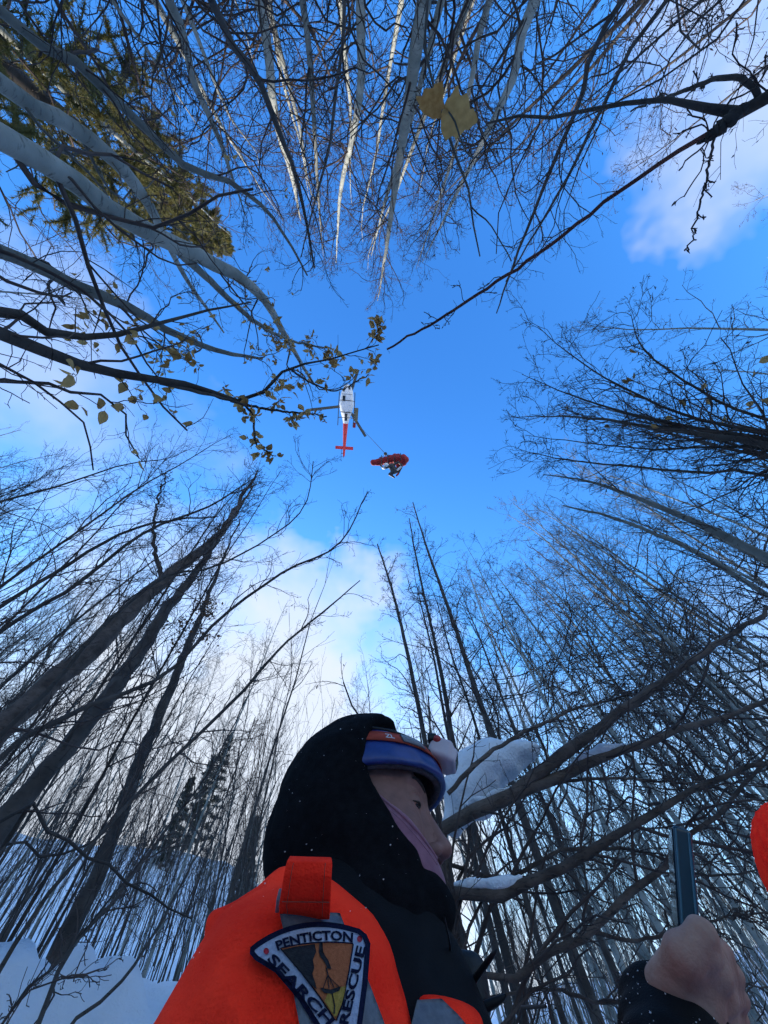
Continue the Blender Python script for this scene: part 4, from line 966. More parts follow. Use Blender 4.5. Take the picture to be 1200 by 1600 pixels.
# eyes, lashes, brows laid on the face
def tree_of(me): return BVHTree.FromPolygons([v.co[:] for v in me.vertices], [p.vertices[:] for p in me.polygons])
FT = tree_of(m_face)
def face_hit(y, z, lift=0.0, x0=0.2):
    h = FT.ray_cast(Vector(hw((x0, y, z))), Vector(-HR[:, 0]))
    return np.array(h[0]) + HR[:, 0] * lift
for sy in (-1, 1):
    k = np.linspace(0, 1, 11)
    def on_face(name, ys, zs, rad, mat, lift=0.0004):
        T = Tubes(); T.add(np.array([face_hit(y_, z_, lift) for y_, z_ in zip(ys, zs)]), rad, 6); return link(name, T.mesh(name), mat, person)
    on_face('eyebrow', sy * (0.012 + 0.036 * k), 0.0335 + 0.0085 * np.sin(k * 2.5) - 0.003 * k, 0.0026 * np.sin(np.pi * (0.14 + 0.78 * k)) + 0.0005, MAT['dark_hair'])
    on_face('eyelash', sy * (0.0205 + 0.0255 * k), 0.0052 + 0.0016 * np.sin(np.pi * k), 0.0017 * np.sin(np.pi * (0.15 + 0.75 * k)) + 0.0003, MAT['dark_hair'])
    on_face('lid_crease', sy * (0.0200 + 0.026 * k), 0.0160 + 0.0040 * np.sin(np.pi * k), 0.0006 * np.sin(np.pi * (0.15 + 0.75 * k)) + 0.0002, MAT['lip'])
    on_face('eye', sy * (0.0235 + 0.018 * k), 0.0030 + 0.0006 * np.sin(np.pi * k), 0.0022 * np.sin(np.pi * (0.1 + 0.8 * k)) + 0.0003, MAT['eye_dark'], -0.0006)
# pink neck warmer pulled up over cheek and mouth
def sd_buff(q):
    d = sd_face(q)
    n_ = np.array([0.635, 0, 0.773], np.float32)
    cut = (q - np.array([0.008, 0, 0.022], np.float32)) @ n_ + 0.004 * np.sin(q[..., 2] * 60)
    d = smin(d, d_ell(q, (0.050, 0, -0.055), (0.052, 0.058, 0.062)), 0.02)
    return smax(d - 0.0065 - 0.0010 * vnoise(q, 90.0), cut, 0.004)
me = net(sd_buff, (-0.08, -0.085, -0.145), (0.135, 0.085, 0.10), 0.0030, 'neck_warmer'); xf(me, HM)
link('neck_warmer', me, MAT['pink_buff'], person)
NW = tree_of(me)
def hem(off, rad, name, mat):
    pts = []
    for t in np.linspace(-0.02, 0.128, 34):
        x_, z_ = 0.008 + 0.773 * t - 0.635 * off, 0.022 - 0.635 * t - 0.773 * off
        h = NW.ray_cast(Vector(hw((x_, -0.2, z_))), Vector(HR[:, 1]))
        if h[0] is not None: pts.append(np.array(h[0]) - HR[:, 1] * rad * 0.3)
    T = Tubes(); T.add(np.array(pts), np.full(len(pts), rad), 7); link(name, T.mesh(name), mat, person)
hem(0.0018, 0.0019, 'hem', MAT['pink_buff']); hem(0.0075, 0.0007, 'hem_seam', MAT['pink_hem'])
# black hood, chin cover and neck
def sd_hood(q):
    d = d_ell(q, (-0.024, 0, 0.030), (0.112, 0.103, 0.126))
    d = smin(d, d_ell(q, (0.008, 0, 0.078), (0.082, 0.094, 0.084)), 0.03)
    d = smin(d, d_ell(q, (-0.050, 0, -0.026), (0.086, 0.086, 0.066)), 0.04)
    d = smin(d, d_cone(q, (-0.020, 0, -0.06), (-0.030, 0, -0.19), 0.074, 0.085), 0.03)
    d = smin(d, np.minimum(d_ell(q, (0.020, 0, -0.072), (0.078, 0.084, 0.078)), d_ell(q, (0.058, 0, -0.098), (0.058, 0.062, 0.048))), 0.03)
    d = smin(d, d_cone(q, (0.02, 0, -0.13), (0.01, 0, -0.21), 0.072, 0.085), 0.04)
    d = d + 0.0042 * vnoise(q, 24.0, 2.0) + 0.0014 * vnoise(q, 70.0)
    d = d + 0.0040 * np.sin(q[..., 2] * 95 + q[..., 0] * 60 + 2.5 * vnoise(q, 18.0, 4.0)) * np.clip((-0.02 - q[..., 2]) * 14, 0, 1)
    sm_ = np.abs(q[..., 1] + 0.052 + 0.10 * (q[..., 0] + 0.03) ** 2); d = d + 0.0022 * np.exp(-(sm_ / 0.0035) ** 2) * (q[..., 2] > -0.03)
    c, s = math.cos(-0.06), math.sin(-0.06)
    r = q - np.array([0.142, 0, 0.056], np.float32)
    r = np.stack([c * r[..., 0] + s * r[..., 2], r[..., 1], -s * r[..., 0] + c * r[..., 2]], -1)
    o = d_ell(r, (0, 0, 0), (0.140, 0.24, 0.111))
    return smax(d, -o, 0.010)
me = net(sd_hood, (-0.185, -0.13, -0.27), (0.14, 0.13, 0.185), 0.0040, 'hood'); xf(me, HM)
hood = link('hood', me, MAT['black_fleece'], person)
# blue hat with a stand-off rim and grey lining
def sd_hat(q, off=0.0):
    o = d_ell(q, (0.000, 0, 0.036), (0.130 + off, 0.097 + off, 0.102 + off))
    return o
def rimcut(q): return 0.031 + 0.11 * q[..., 0] - q[..., 2]
me = net(lambda q: smax(smax(sd_hat(q) + 0.0015 * vnoise(q, 40), -(sd_hat(q) + 0.011), 0.004), rimcut(q), 0.005), (-0.13, -0.11, 0.02), (0.145, 0.115, 0.16), 0.0030, 'hat'); xf(me, HM)
link('hat', me, MAT['blue_cloth'], person)
me = net(lambda q: smax(smax(sd_hat(q) + 0.009, -(sd_hat(q) + 0.020), 0.004), rimcut(q) - 0.002, 0.006), (-0.13, -0.11, 0.02), (0.145, 0.115, 0.16), 0.0030, 'hat_lining'); xf(me, HM)
link('hat_lining', me, MAT['lining'], person)
# headlamp
lamp = empty('headlamp', hw((0.115, 0, 0.085)), 'pale headlamp on an orange printed strap round the blue hat', 'headlamp')
def band(z0, z1, off, a0, a1, name, mat, n=60, parent=lamp, thick=0.0022):
    """strap following the hat, angles from straight ahead"""
    V, Q = [], []
    for i in range(n + 1):
        a = a0 + (a1 - a0) * i / n
        for zz, of in ((z0, off), (z1, off), (z1, off + thick), (z0, off + thick)):
            rz = (zz - 0.036) / 0.102
            k_ = math.sqrt(max(0.02, 1 - rz * rz))
            V.append(hw(((0.130 * k_ + of) * math.cos(a), (0.097 * k_ + of) * math.sin(a), zz)))
    for i in range(n):
        b = i * 4
        Q += [(b + j, b + (j + 1) % 4, b + 4 + (j + 1) % 4, b + 4 + j) for j in range(4)]
    me = mesh_np(name, np.array(V), [np.array(Q)], smooth=False)
    return link(name, me, mat, parent)
st = band(0.070, 0.091, 0.0015, -math.pi, math.pi, 'strap', MAT['strap_orange'], 90)
gp = band(0.0725, 0.0885, 0.0040, -0.98, -0.62, 'strap_patch', MAT['strap_grey'], 14)
def strap_text():
    def place(u, v):
        return u, v
    bm = text_bm('ZL', place, 0.02)
    bmesh.ops.triangulate(bm, faces=bm.faces[:])
    V = []
    for v in bm.verts:
        a = -1.22 + 0.13 * v.co.x; zz = 0.0755 + 0.0095 * v.co.y; rz = (zz - 0.036) / 0.102; k_ = math.sqrt(1 - rz * rz)
        V.append(hw(((0.130 * k_ + 0.0041) * math.cos(a), (0.097 * k_ + 0.0041) * math.sin(a), zz)))
    bm.verts.index_update()
    F_ = np.array([[v.index for v in f.verts] for f in bm.faces]); bm.free()
    link('strap_print', mesh_np('strap_print', np.array(V), [F_], smooth=False), MAT['print_pale'], lamp)
LATER = strap_text
cab = Tubes(); a_ = np.linspace(-1.7, -0.10, 40)
cab.add(np.array([hw((0.1115 * math.cos(a) + 0.006 * max(0, a + 0.5), 0.0845 * math.sin(a), 0.0935 + 0.004 * math.sin(a * 3))) for a in a_]) , np.full(40, 0.0022), 6)
link('cable', cab.mesh('cable'), MAT['black_plastic'], lamp)
LC = (0.128, 0.002, 0.098)
LR = np.array(Matrix.Rotation(0.42, 3, 'Y'))
me = net(lambda q: smin(d_box(q, LC, (0.019, 0.027, 0.0165), LR, 0.007), d_box(q, (LC[0] + 0.012, LC[1], LC[2] - 0.008), (0.014, 0.020, 0.012), LR, 0.005), 0.006), (LC[0] - 0.035, -0.05, 0.05), (LC[0] + 0.045, 0.05, 0.135), 0.0018, 'lamp_housing'); xf(me, HM)
link('housing', me, MAT['lamp_shell'], lamp)
me = net(lambda q: d_ell(q, (LC[0] - 0.004, LC[1] - 0.024, LC[2] + 0.012), (0.0075, 0.0085, 0.0065)), (LC[0] - 0.02, LC[1] - 0.04, LC[2] - 0.005), (LC[0] + 0.015, LC[1], LC[2] + 0.03), 0.0014, 'button'); xf(me, HM)
link('button', me, MAT['red_plastic'], lamp)
lx = np.array(LC) + LR @ np.array([0.0255, 0, -0.002])
me = net(lambda q: d_box(q, lx, (0.0030, 0.017, 0.0095), LR, 0.0025), lx - 0.026, lx + 0.026, 0.0016, 'lens'); xf(me, HM); link('lens', me, MAT['phone_glass'], lamp)
me = net(lambda q: d_box(q, (LC[0] - 0.012, LC[1] - 0.020, LC[2] + 0.016), (0.008, 0.010, 0.006), None, 0.003), (LC[0] - 0.03, LC[1] - 0.04, LC[2]), (LC[0] + 0.01, LC[1], LC[2] + 0.03), 0.0016, 'clip'); xf(me, HM)
link('clip', me, MAT['black_plastic'], lamp)
def on_first(o, px, py):
    t_ = BVHTree.FromPolygons([v.co[:] for v in o.data.vertices], [p.vertices[:] for p in o.data.polygons])
    return t_.ray_cast(Vector(CAM), Vector(ray(px, py)))[0]
# black inner jacket with tall collar
CT = (SH + SHL) / 2
def sd_inner(p):
    q = hl(p)
    d = d_cone(q, (-0.035, 0, -0.14), (-0.04, 0, -0.24), 0.105, 0.125)
    d = smin(d, d_cone(q, (0.035, 0, -0.165), (0.045, 0, -0.26), 0.075, 0.105), 0.05)
    d = smin(d, d_ell(p, CT + [0.0, 0, -0.16], (0.155, 0.20, 0.28)), 0.06)
    d = smin(d, d_ell(p, CT + [-0.01, 0, -0.46], (0.15, 0.18, 0.16)), 0.08)
    d = smin(d, d_cone(p, SHL + [0, 0, -0.02], ELL, 0.085, 0.065), 0.06); d = smin(d, d_cone(p, ELL, WRL, 0.062, 0.048), 0.03)
    return d + 0.004 * vnoise(p, 22.0, 5.0) + 0.0014 * vnoise(p, 60.0, 1.0)
me = net(sd_inner, (CT[0] - 0.24, SH[1] - 0.06, 0.78), (CT[0] + 0.30, SHL[1] + 0.24, 1.50), 0.0075, 'inner_jacket')
INNER = link('inner_jacket', me, MAT['black_shell'], person)
# orange sleeve and shoulder
def creases(p):
    w = vnoise(p, 16.0, 3.0)
    f = np.sin(p[..., 2] * 58 + p[..., 0] * 44 - p[..., 1] * 20 + 3.6 * w)
    return 0.0072 * f * np.abs(f) * np.clip((1.40 - p[..., 2]) * 9, 0.35, 1) + 0.0045 * w + 0.0016 * vnoise(p, 58.0, 7.0)
def sd_orange(p):
    d = d_ell(p, SH + [0.010, 0.012, -0.006], (0.088, 0.084, 0.076))
    d = smin(d, d_cone(p, SH + [-0.008, 0.0, -0.035], EL + [-0.02, 0, 0], 0.097, 0.072), 0.05)
    d = smin(d, d_cone(p, EL, WR - (WR - EL) * 0.30, 0.070, 0.050), 0.03)
    d = smin(d, d_cone(p, SH + [0.002, 0.03, 0.008], NECK + [-0.045, -0.05, -0.035], 0.074, 0.066), 0.05)
    d = smin(d, d_ell(p, CT + [-0.055, -0.02, -0.18], (0.11, 0.20, 0.26)), 0.07)
    d = smin(d, d_ell(p, CT + [-0.03, 0, -0.46], (0.16, 0.19, 0.17)), 0.08)
    d = smin(d, d_cone(p, PD(352, 1450, 0.405), PD(440, 1388, 0.405), 0.020, 0.018), 0.012)
    return d + creases(p)
me = net(sd_orange, (SH[0] - 0.20, SH[1] - 0.13, 0.80), (WR[0] + 0.06, SHL[1] + 0.12, 1.46), 0.0055, 'jacket')
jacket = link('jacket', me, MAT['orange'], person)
# orange front panel with grey band
fc = np.array(on_first(INNER, 690, 1590)) + np.array([0.005, 0.0, -0.045])
def sd_front(p):
    return smax(sd_inner(p) - 0.011, d_box(p, fc, (0.030, 0.12, 0.058), HR, 0.010), 0.008)
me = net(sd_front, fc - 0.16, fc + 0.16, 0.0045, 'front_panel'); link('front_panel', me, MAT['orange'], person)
# trousers and boots
def sd_leg(p, g=0.0):
    d = d_ell(p, CT + [-0.01, 0, -0.56], (0.15, 0.175, 0.14))
    for sy in (-1, 1):
        hip = CT + [-0.01, sy * 0.085, -0.55]; kn = np.array([CT[0] + 0.02, CT[1] + sy * 0.10, 0.47]); an = np.array([CT[0] - 0.01, CT[1] + sy * 0.105, 0.16])
        d = smin(d, d_cone(p, hip, kn, 0.105, 0.082), 0.05); d = smin(d, d_cone(p, kn, an, 0.080, 0.072), 0.04)
    return d + 0.005 * vnoise(p, 20.0, 8.0)
me = net(sd_leg, (CT[0] - 0.22, CT[1] - 0.26, 0.10), (CT[0] + 0.2, CT[1] + 0.26, 0.95), 0.012, 'trousers'); link('trousers', me, MAT['orange_pants'], person)
for sy in (-1, 1):
    an = np.array([CT[0] - 0.01, CT[1] + sy * 0.105, 0.0])
    me = net(lambda p: smin(d_cone(p, an + [0, 0, 0.05], an + [0, 0, 0.20], 0.055, 0.062), d_cone(p, an + [0.0, 0, 0.045], an + [0.17, 0, 0.035], 0.052, 0.044), 0.03), an + [-0.09, -0.09, -0.02], an + [0.25, 0.09, 0.28], 0.009, 'boot'); link('boot', me, MAT['black_shell'], person)
# black cuff at the wrist, dusted with frost
ax_ = (WR - EL) / np.linalg.norm(WR - EL)
def sd_cuff(p):
    d = d_cone(p, WR - ax_ * 0.10, WR + ax_ * 0.004, 0.049, 0.045)
    t = (p - WR.astype(np.float32)) @ ax_.astype(np.float32)
    d = smax(d, t - 0.006, 0.006)
    return d + 0.0022 * np.sin(t * 260) * 0.6 + 0.002 * vnoise(p, 60)
me = net(sd_cuff, WR - 0.16, WR + 0.08, 0.0030, 'cuff'); cuff = link('cuff', me, MAT['black_shell'], person)

# ------------------------------------------------------------------ flat pieces sewn on the sleeve
def bvh_of(o):
    me = o.data; return BVHTree.FromPolygons([v.co[:] for v in me.vertices], [p.vertices[:] for p in me.polygons])
JB = bvh_of(jacket)
def on_cloth(px, py, lift, tree=None):
    r = Vector(ray(px, py)); h = (tree or JB).ray_cast(Vector(CAM), r)
    if h[0] is None: return None
    n = h[1] if h[1].dot(r) < 0 else -h[1]
    return h[0], n
class Sewn:
    """fits a smooth quadratic patch to the cloth under a picture area so flat pieces lie on it"""
    def __init__(self, cx, cy, rx, ry, tree=None):
        A, B = [], []
        self.c = (cx, cy); self.s = (rx, ry)
        for i in np.linspace(-1, 1, 13):
            for j in np.linspace(-1, 1, 13):
                h = on_cloth(cx + i * rx, cy + j * ry, 0, tree)
                if h is None: continue
                D = axis_depth(h[0]); A.append(self.basis(i, j)); B.append(D)
        self.k = np.linalg.lstsq(np.array(A), np.array(B), rcond=None)[0]
        r_ = np.array(A) @ self.k - np.array(B); self.bias = r_.max()
    def basis(self, i, j): return [1, i, j, i * i, i * j, j * j, i ** 3, i * i * j, i * j * j, j ** 3]
    def at(self, px, py, lift):
        i, j = (px - self.c[0]) / self.s[0], (py - self.c[1]) / self.s[1]
        D = float(np.dot(self.basis(i, j), self.k)) - self.bias * 0.75 - lift
        return PD(px, py, D)
def sheet(name, poly, sew, lift, thick, mat, parent, cell=7.0):
    """polygon in picture coordinates -> thin solid piece lying on the cloth"""
    bm = bmesh.new()
    vs_ = [bm.verts.new((x, y, 0)) for x, y in poly]
    bm.faces.new(vs_)
    xs = [p[0] for p in poly]; ys = [p[1] for p in poly]
    for axis, lo_, hi_ in ((0, min(xs), max(xs)), (1, min(ys), max(ys))):
        v = lo_ + cell
        while v < hi_:
            co = Vector((v, 0, 0)) if axis == 0 else Vector((0, v, 0)); no = Vector((1, 0, 0)) if axis == 0 else Vector((0, 1, 0))
            bmesh.ops.bisect_plane(bm, geom=bm.verts[:] + bm.edges[:] + bm.faces[:], plane_co=co, plane_no=no); v += cell
    return sheet_bm(name, bm, sew, lift, thick, mat, parent)
def sheet_bm(name, bm, sew, lift, thick, mat, parent):
    bmesh.ops.triangulate(bm, faces=bm.faces[:])
    bm.verts.ensure_lookup_table()
    top = [sew.at(v.co.x, v.co.y, lift + thick) for v in bm.verts]; bot = [sew.at(v.co.x, v.co.y, lift) for v in bm.verts]
    n = len(top); F_ = []
    for f in bm.faces:
        a, b, c = [v.index for v in f.verts]
        F_ += [(a, b, c), (n + c, n + b, n + a)]
    for e in bm.edges:
        if len(e.link_faces) == 1:
            a, b = e.verts[0].index, e.verts[1].index; F_ += [(a, b, n + b), (a, n + b, n + a)]
    bm.free()
    me = mesh_np(name, np.array(top + bot), [np.array(F_)], smooth=False)
    return link(name, me, mat, parent)
def arc_pts(x0, y0, x1, y1, sag, n=14):
    return [(x0 + (x1 - x0) * t + (y1 - y0) / max(1e-6, math.hypot(x1 - x0, y1 - y0)) * sag * 4 * t * (1 - t), y0 + (y1 - y0) * t - (x1 - x0) / max(1e-6, math.hypot(x1 - x0, y1 - y0)) * sag * 4 * t * (1 - t)) for t in np.linspace(0, 1, n)]
def text_bm(txt, place, bold=0.0):
    """glyph outlines of the built-in font; place(u, v) maps unit text space to picture space"""
    cu = bpy.data.curves.new('t', 'FONT'); cu.body = txt; cu.size = 1.0; cu.resolution_u = 3; cu.offset = bold; cu.space_character = 1.0
    o = bpy.data.objects.new('t', cu); COL.objects.link(o)
    dg = bpy.context.evaluated_depsgraph_get(); me = bpy.data.meshes.new_from_object(o.evaluated_get(dg))
    bm = bmesh.new(); bm.from_mesh(me)
    bpy.data.objects.remove(o); bpy.data.curves.remove(cu); bpy.data.meshes.remove(me)
    xs = [v.co.x for v in bm.verts]; x0, x1 = min(xs), max(xs)
    ys = [v.co.y for v in bm.verts]; y0, y1 = min(ys), max(ys)
    bmesh.ops.triangulate(bm, faces=bm.faces[:])
    bmesh.ops.subdivide_edges(bm, edges=[e for e in bm.edges if e.calc_length() > 0.35], cuts=1)
    for v in bm.verts:
        x, y = place((v.co.x - x0) / (x1 - x0), (v.co.y - y0) / (y1 - y0)); v.co = (x, y, 0)
    return bm
LATER()
SW = Sewn(492, 1520, 105, 95)
badge = empty('rescue_badge', SW.at(490, 1520, 0.002), 'triangular embroidered rescue badge sewn on the orange sleeve', 'badge')
# grey reflective band running down the sleeve under the badge
ST = Sewn(510, 1510, 85, 100)
sheet('reflective_band', [(436, 1424), (531, 1426), (548, 1470), (575, 1530), (606, 1612), (470, 1612), (452, 1520), (444, 1460)], ST, 0.0012, 0.0015, MAT['tape'], person, 9)
BORD = arc_pts(402, 1471, 548, 1447, 17, 16) + [(562, 1451), (573, 1460), (579, 1474), (578, 1490)] + [(574, 1540), (566, 1600), (560, 1640), (552, 1660), (536, 1664), (522, 1652)] + [(498, 1612), (466, 1562), (430, 1520), (398, 1500), (390, 1490), (391, 1480)]
def inset(poly, d):
    out = []
    n = len(poly); cx = sum(p[0] for p in poly) / n; cy = sum(p[1] for p in poly) / n
    for i in range(n):
        x0, y0 = poly[i - 1]; x1, y1 = poly[(i + 1) % n]
        nx, ny = -(y1 - y0), (x1 - x0); l = math.hypot(nx, ny) or 1
        nx, ny = nx / l, ny / l
        px, py = poly[i]
        if (cx - px) * nx + (cy - py) * ny < 0: nx, ny = -nx, -ny
        out.append((px + nx * d, py + ny * d))
    return out
sheet('border', BORD, SW, 0.0020, 0.0022, MAT['navy'], badge)
sheet('field', inset(BORD, 8.5), SW, 0.0043, 0.0005, MAT['patch_white'], badge)
INN = [(437, 1482)] + arc_pts(440, 1480, 551, 1473, 5, 8) + [(553, 1476), (546, 1520), (536, 1570), (527, 1594), (522, 1594), (500, 1560), (470, 1520)]
sheet('scene_border', INN, SW, 0.0050, 0.0004, MAT['navy'], badge)
SKY_ = inset(INN, 2.2)
sheet('scene_sky', SKY_, SW, 0.0055, 0.0004, MAT['patch_orange'], badge)
sheet('scene_ground', [(514, 1548), (541, 1540), (535, 1566), (526, 1588), (522, 1588), (507, 1564)], SW, 0.0060, 0.0003, MAT['patch_yellow'], badge)
sheet('scene_cliff', [(441, 1484), (462, 1479), (492, 1475), (494, 1487), (489, 1500), (491, 1512), (488, 1522), (493, 1536), (495, 1546), (486, 1538), (470, 1518)], SW, 0.0061, 0.0003, MAT['thread_black'], badge)
sheet('scene_climber', [(499, 1473), (504, 1473), (505, 1487), (508, 1493), (513, 1500), (518, 1514), (511, 1513), (508, 1504), (502, 1497), (498, 1488)], SW, 0.0062, 0.0003, MAT['thread_black'], badge)
sheet('scene_rope', [(509, 1512), (511, 1512), (514, 1526), (512, 1526)], SW, 0.0062, 0.0003, MAT['thread_black'], badge, 20)
for a, b in (((512, 1524), (505, 1544)), ((512, 1524), (514, 1544)), ((513, 1524), (522, 1543)), ((512, 1524), (530, 1542))):
    sheet('scene_line', [(a[0] - 0.7, a[1]), (a[0] + 0.7, a[1]), (b[0] + 0.7, b[1]), (b[0] - 0.7, b[1])], SW, 0.0063, 0.0003, MAT['thread_black'], badge, 20)
sheet('scene_litter', [(500, 1543), (516, 1546), (533, 1541), (530, 1548), (518, 1553), (506, 1551)], SW, 0.0063, 0.0003, MAT['thread_black'], badge)
sheet('scene_tagline', [(518, 1552), (520, 1552), (524, 1572), (523, 1584), (521, 1584), (522, 1572)], SW, 0.0063, 0.0003, MAT['thread_black'], badge, 20)
for cx, cy in ((416, 1486), (562, 1467)):
    sheet('dot', [(cx + 4.3 * math.cos(t), cy + 5.2 * math.sin(t)) for t in np.linspace(0, 6.283, 13)[:-1]], SW, 0.0050, 0.0006, MAT['thread_red'], badge, 20)
def along(p0, p1, h, sag=0.0, flip=False):
    L = math.hypot(p1[0] - p0[0], p1[1] - p0[1]); ux, uy = (p1[0] - p0[0]) / L, (p1[1] - p0[1]) / L
    nx, ny = uy, -ux                                    # "up" of the letters
    def f(u, v):
        s = sag * 4 * u * (1 - u)
        sl = sag * 4 * (1 - 2 * u) / L
        return p0[0] + ux * L * u + nx * (s + h * v) - ux * h * v * sl * 0.6, p0[1] + uy * L * u + ny * (s + h * v) - uy * h * v * sl * 0.6
    return f
for txt, p0, p1, h, sag in (('PENTICTON', (434, 1486), (551, 1473), 15.5, 9), ('SEARCH', (416, 1500), (512, 1604), 17.0, 0), ('RESCUE', (544, 1602), (572, 1480), 15.0, 0)):
    sheet_bm('lettering', text_bm(txt, along(p0, p1, h, sag), 0.03), SW, 0.0050, 0.0007, MAT['navy'], badge)
# shoulder tab standing up beside the collar
def strip(name, rows, thick, mat, parent):
    """rows of (left, right) points -> bent strap with thickness"""
    V, Q = [], []
    rows = [(np.asarray(a), np.asarray(b)) for a, b in rows]
    n = len(rows)
    for i, (a, b) in enumerate(rows):
        a0, b0 = rows[max(0, i - 1)]; a1, b1 = rows[min(n - 1, i + 1)]
        t = (a1 + b1) - (a0 + b0); w = b - a; nn = np.cross(t, w); nn /= np.linalg.norm(nn) + 1e-9
        V += [a - nn * thick / 2, b - nn * thick / 2, b + nn * thick / 2, a + nn * thick / 2]
    for i in range(n - 1):
        k0 = i * 4; Q += [(k0 + j, k0 + (j + 1) % 4, k0 + 4 + (j + 1) % 4, k0 + 4 + j) for j in range(4)]
    Q += [(3, 2, 1, 0), tuple(4 * (n - 1) + j for j in range(4))]
    me = mesh_np(name, np.array(V), [np.array(Q)], smooth=False)
    o = link(name, me, mat, parent)
    bv = o.modifiers.new('bevel', 'BEVEL'); bv.width = thick * 0.35; bv.segments = 2
    return o
D0 = axis_depth(Vector(ST.at(475, 1430, 0)))
tab = [(438, 515, 1432, 0.0), (436, 516, 1415, -0.006), (440, 517, 1390, -0.009), (444, 518, 1365, -0.008), (448, 519, 1348, -0.004), (452, 518, 1341, 0.006), (456, 516, 1345, 0.020), (458, 515, 1362, 0.036), (460, 514, 1390, 0.050)]
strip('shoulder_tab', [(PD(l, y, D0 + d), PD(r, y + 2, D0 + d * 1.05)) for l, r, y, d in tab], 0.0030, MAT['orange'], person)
for xx in (0.15, 0.85):
    strip('tab_seam', [(PD(l + (r - l) * xx - 0.7, y, D0 + d - 0.0030), PD(l + (r - l) * xx + 0.7, y, D0 + d - 0.0030)) for l, r, y, d in tab[:5]], 0.0008, MAT['strap_orange'], person)
strip('tab_seam', [(PD(440, 1408 + k * 1.6, D0 - 0.0108), PD(515, 1409 + k * 1.6, D0 - 0.0108)) for k in (0, 1)], 0.0008, MAT['strap_orange'], person)
strip('tab_loop', [(PD(430, 1425, D0 + 0.002), PD(436, 1425, D0 + 0.002)), (PD(432, 1405, D0 - 0.002), PD(438, 1405, D0 - 0.002)), (PD(436, 1388, D0 + 0.002), PD(442, 1388, D0 + 0.002))], 0.002, MAT['strap_grey'], person)
# grey band on the front panel
FB = bvh_of([c for c in person.children if c.name.startswith('front_panel')][0])
try:
    SF = Sewn(690, 1580, 28, 22, FB)
    sheet('reflective_band', [(652, 1562), (690, 1560), (716, 1585), (738, 1612), (640, 1612)], SF, 0.0012, 0.0015, MAT['tape'], person, 9)
except Exception: pass
# two-way radio clipped to the chest
RC = PD(730, 1612, 0.43)
radio = empty('radio', RC, 'black two way radio with stub antenna on the person chest', 'radio')
up_ = np.array([0.10, 0.06, 0.99]); up_ /= np.linalg.norm(up_); fw_ = HR[:, 0]; sd_ = np.cross(up_, fw_); sd_ /= np.linalg.norm(sd_); fw_ = np.cross(sd_, up_)
RB = np.stack([fw_, sd_, up_], 1)
me = net(lambda p: smin(d_box(p, RC, (0.021, 0.030, 0.055), RB, 0.008), d_box(p, RC + fw_ * 0.010 + up_ * 0.03, (0.020, 0.024, 0.022), RB, 0.01), 0.012) + 0.002 * vnoise(p, 70), RC - 0.09, RC + 0.09, 0.0030, 'radio_body'); link('radio_body', me, MAT['black_plastic'], radio)
def px_tube(name, spec, mat, parent, sides=8):
    T = Tubes(); pts = np.array([np.append(PD(x, y, D), 0.5 * w * D / F) for x, y, D, w in spec]); a = resample(pts, 18); T.add(a[:, :3], a[:, 3], sides)
    V = T.V[0]; me = T.mesh(name); return link(name, me, mat, parent)
px_tube('antenna', [(730, 1552, 0.425, 8), (742, 1530, 0.42, 9), (757, 1509, 0.415, 9), (770, 1492, 0.41, 7), (777, 1483, 0.41, 2)], MAT['black_plastic'], radio)
px_tube('knob', [(740, 1580, 0.42, 13), (765, 1570, 0.42, 13), (784, 1560, 0.42, 9), (790, 1555, 0.42, 4)], MAT['black_plastic'], radio)
px_tube('cord', [(694, 1432, 0.405, 3), (699, 1455, 0.41, 3), (703, 1475, 0.415, 3.2), (704, 1500, 0.42, 4)], MAT['black_plastic'], radio)
# phone held edge-on
B0, T0 = PD(1086, 1560, 0.385), PD(1064, 1294, 0.475)
pa = (T0 - B0); pl = np.linalg.norm(pa); pa /= pl
pv = ray(1070, 1400); pw = pv - (pv @ pa) * pa; pw /= np.linalg.norm(pw); pn = np.cross(pa, pw)
th = RAD(5); pw2 = pw * math.cos(th) + pn * math.sin(th); pn2 = np.cross(pa, pw2)
PR = np.stack([pn2, pw2, pa], 1); PC = (B0 + T0) / 2 + pw2 * 0.030
phone = empty('phone', B0, 'dark teal phone held upright and edge on in the bare hand', 'phone')
bxs = np.abs(PR) @ np.array([0.014, 0.045, pl / 2 + 0.01])
me = net(lambda p: d_box(p, PC, (0.0095, 0.0375, pl / 2), PR, 0.0045), PC - bxs, PC + bxs, 0.0012, 'case', relax=1)
link('case', me, MAT['phone_case'], phone)
bm = bmesh.new(); bmesh.ops.create_cube(bm, size=1.0); me = bpy.data.meshes.new('screen'); bm.to_mesh(me); bm.free()
me.transform(Matrix([[*(PR[i] * np.array([0.0008, 0.070, pl - 0.008])), (PC + pn2 * 0.0098)[i]] for i in range(3)] + [[0, 0, 0, 1]])); link('screen', me, MAT['phone_glass'], phone)
for sg in (-1, 1):
    T = Tubes(); T.add(np.linspace(PC - pw2 * 0.0376 + pn2 * 0.0062 * sg - pa * pl * 0.47, PC - pw2 * 0.0376 + pn2 * 0.0062 * sg + pa * pl * 0.47, 8), np.full(8, 0.0011), 6); link('edge_trim', T.mesh('edge_trim'), MAT['phone_trim'], phone)
lan = strip('lanyard', [(PD(1030, 1492, 0.385), PD(1022, 1508, 0.385)), (PD(1042, 1482, 0.390), PD(1040, 1500, 0.388)), (PD(1054, 1472, 0.395), PD(1056, 1492, 0.39))], 0.003, MAT['yellow_strap'], phone)
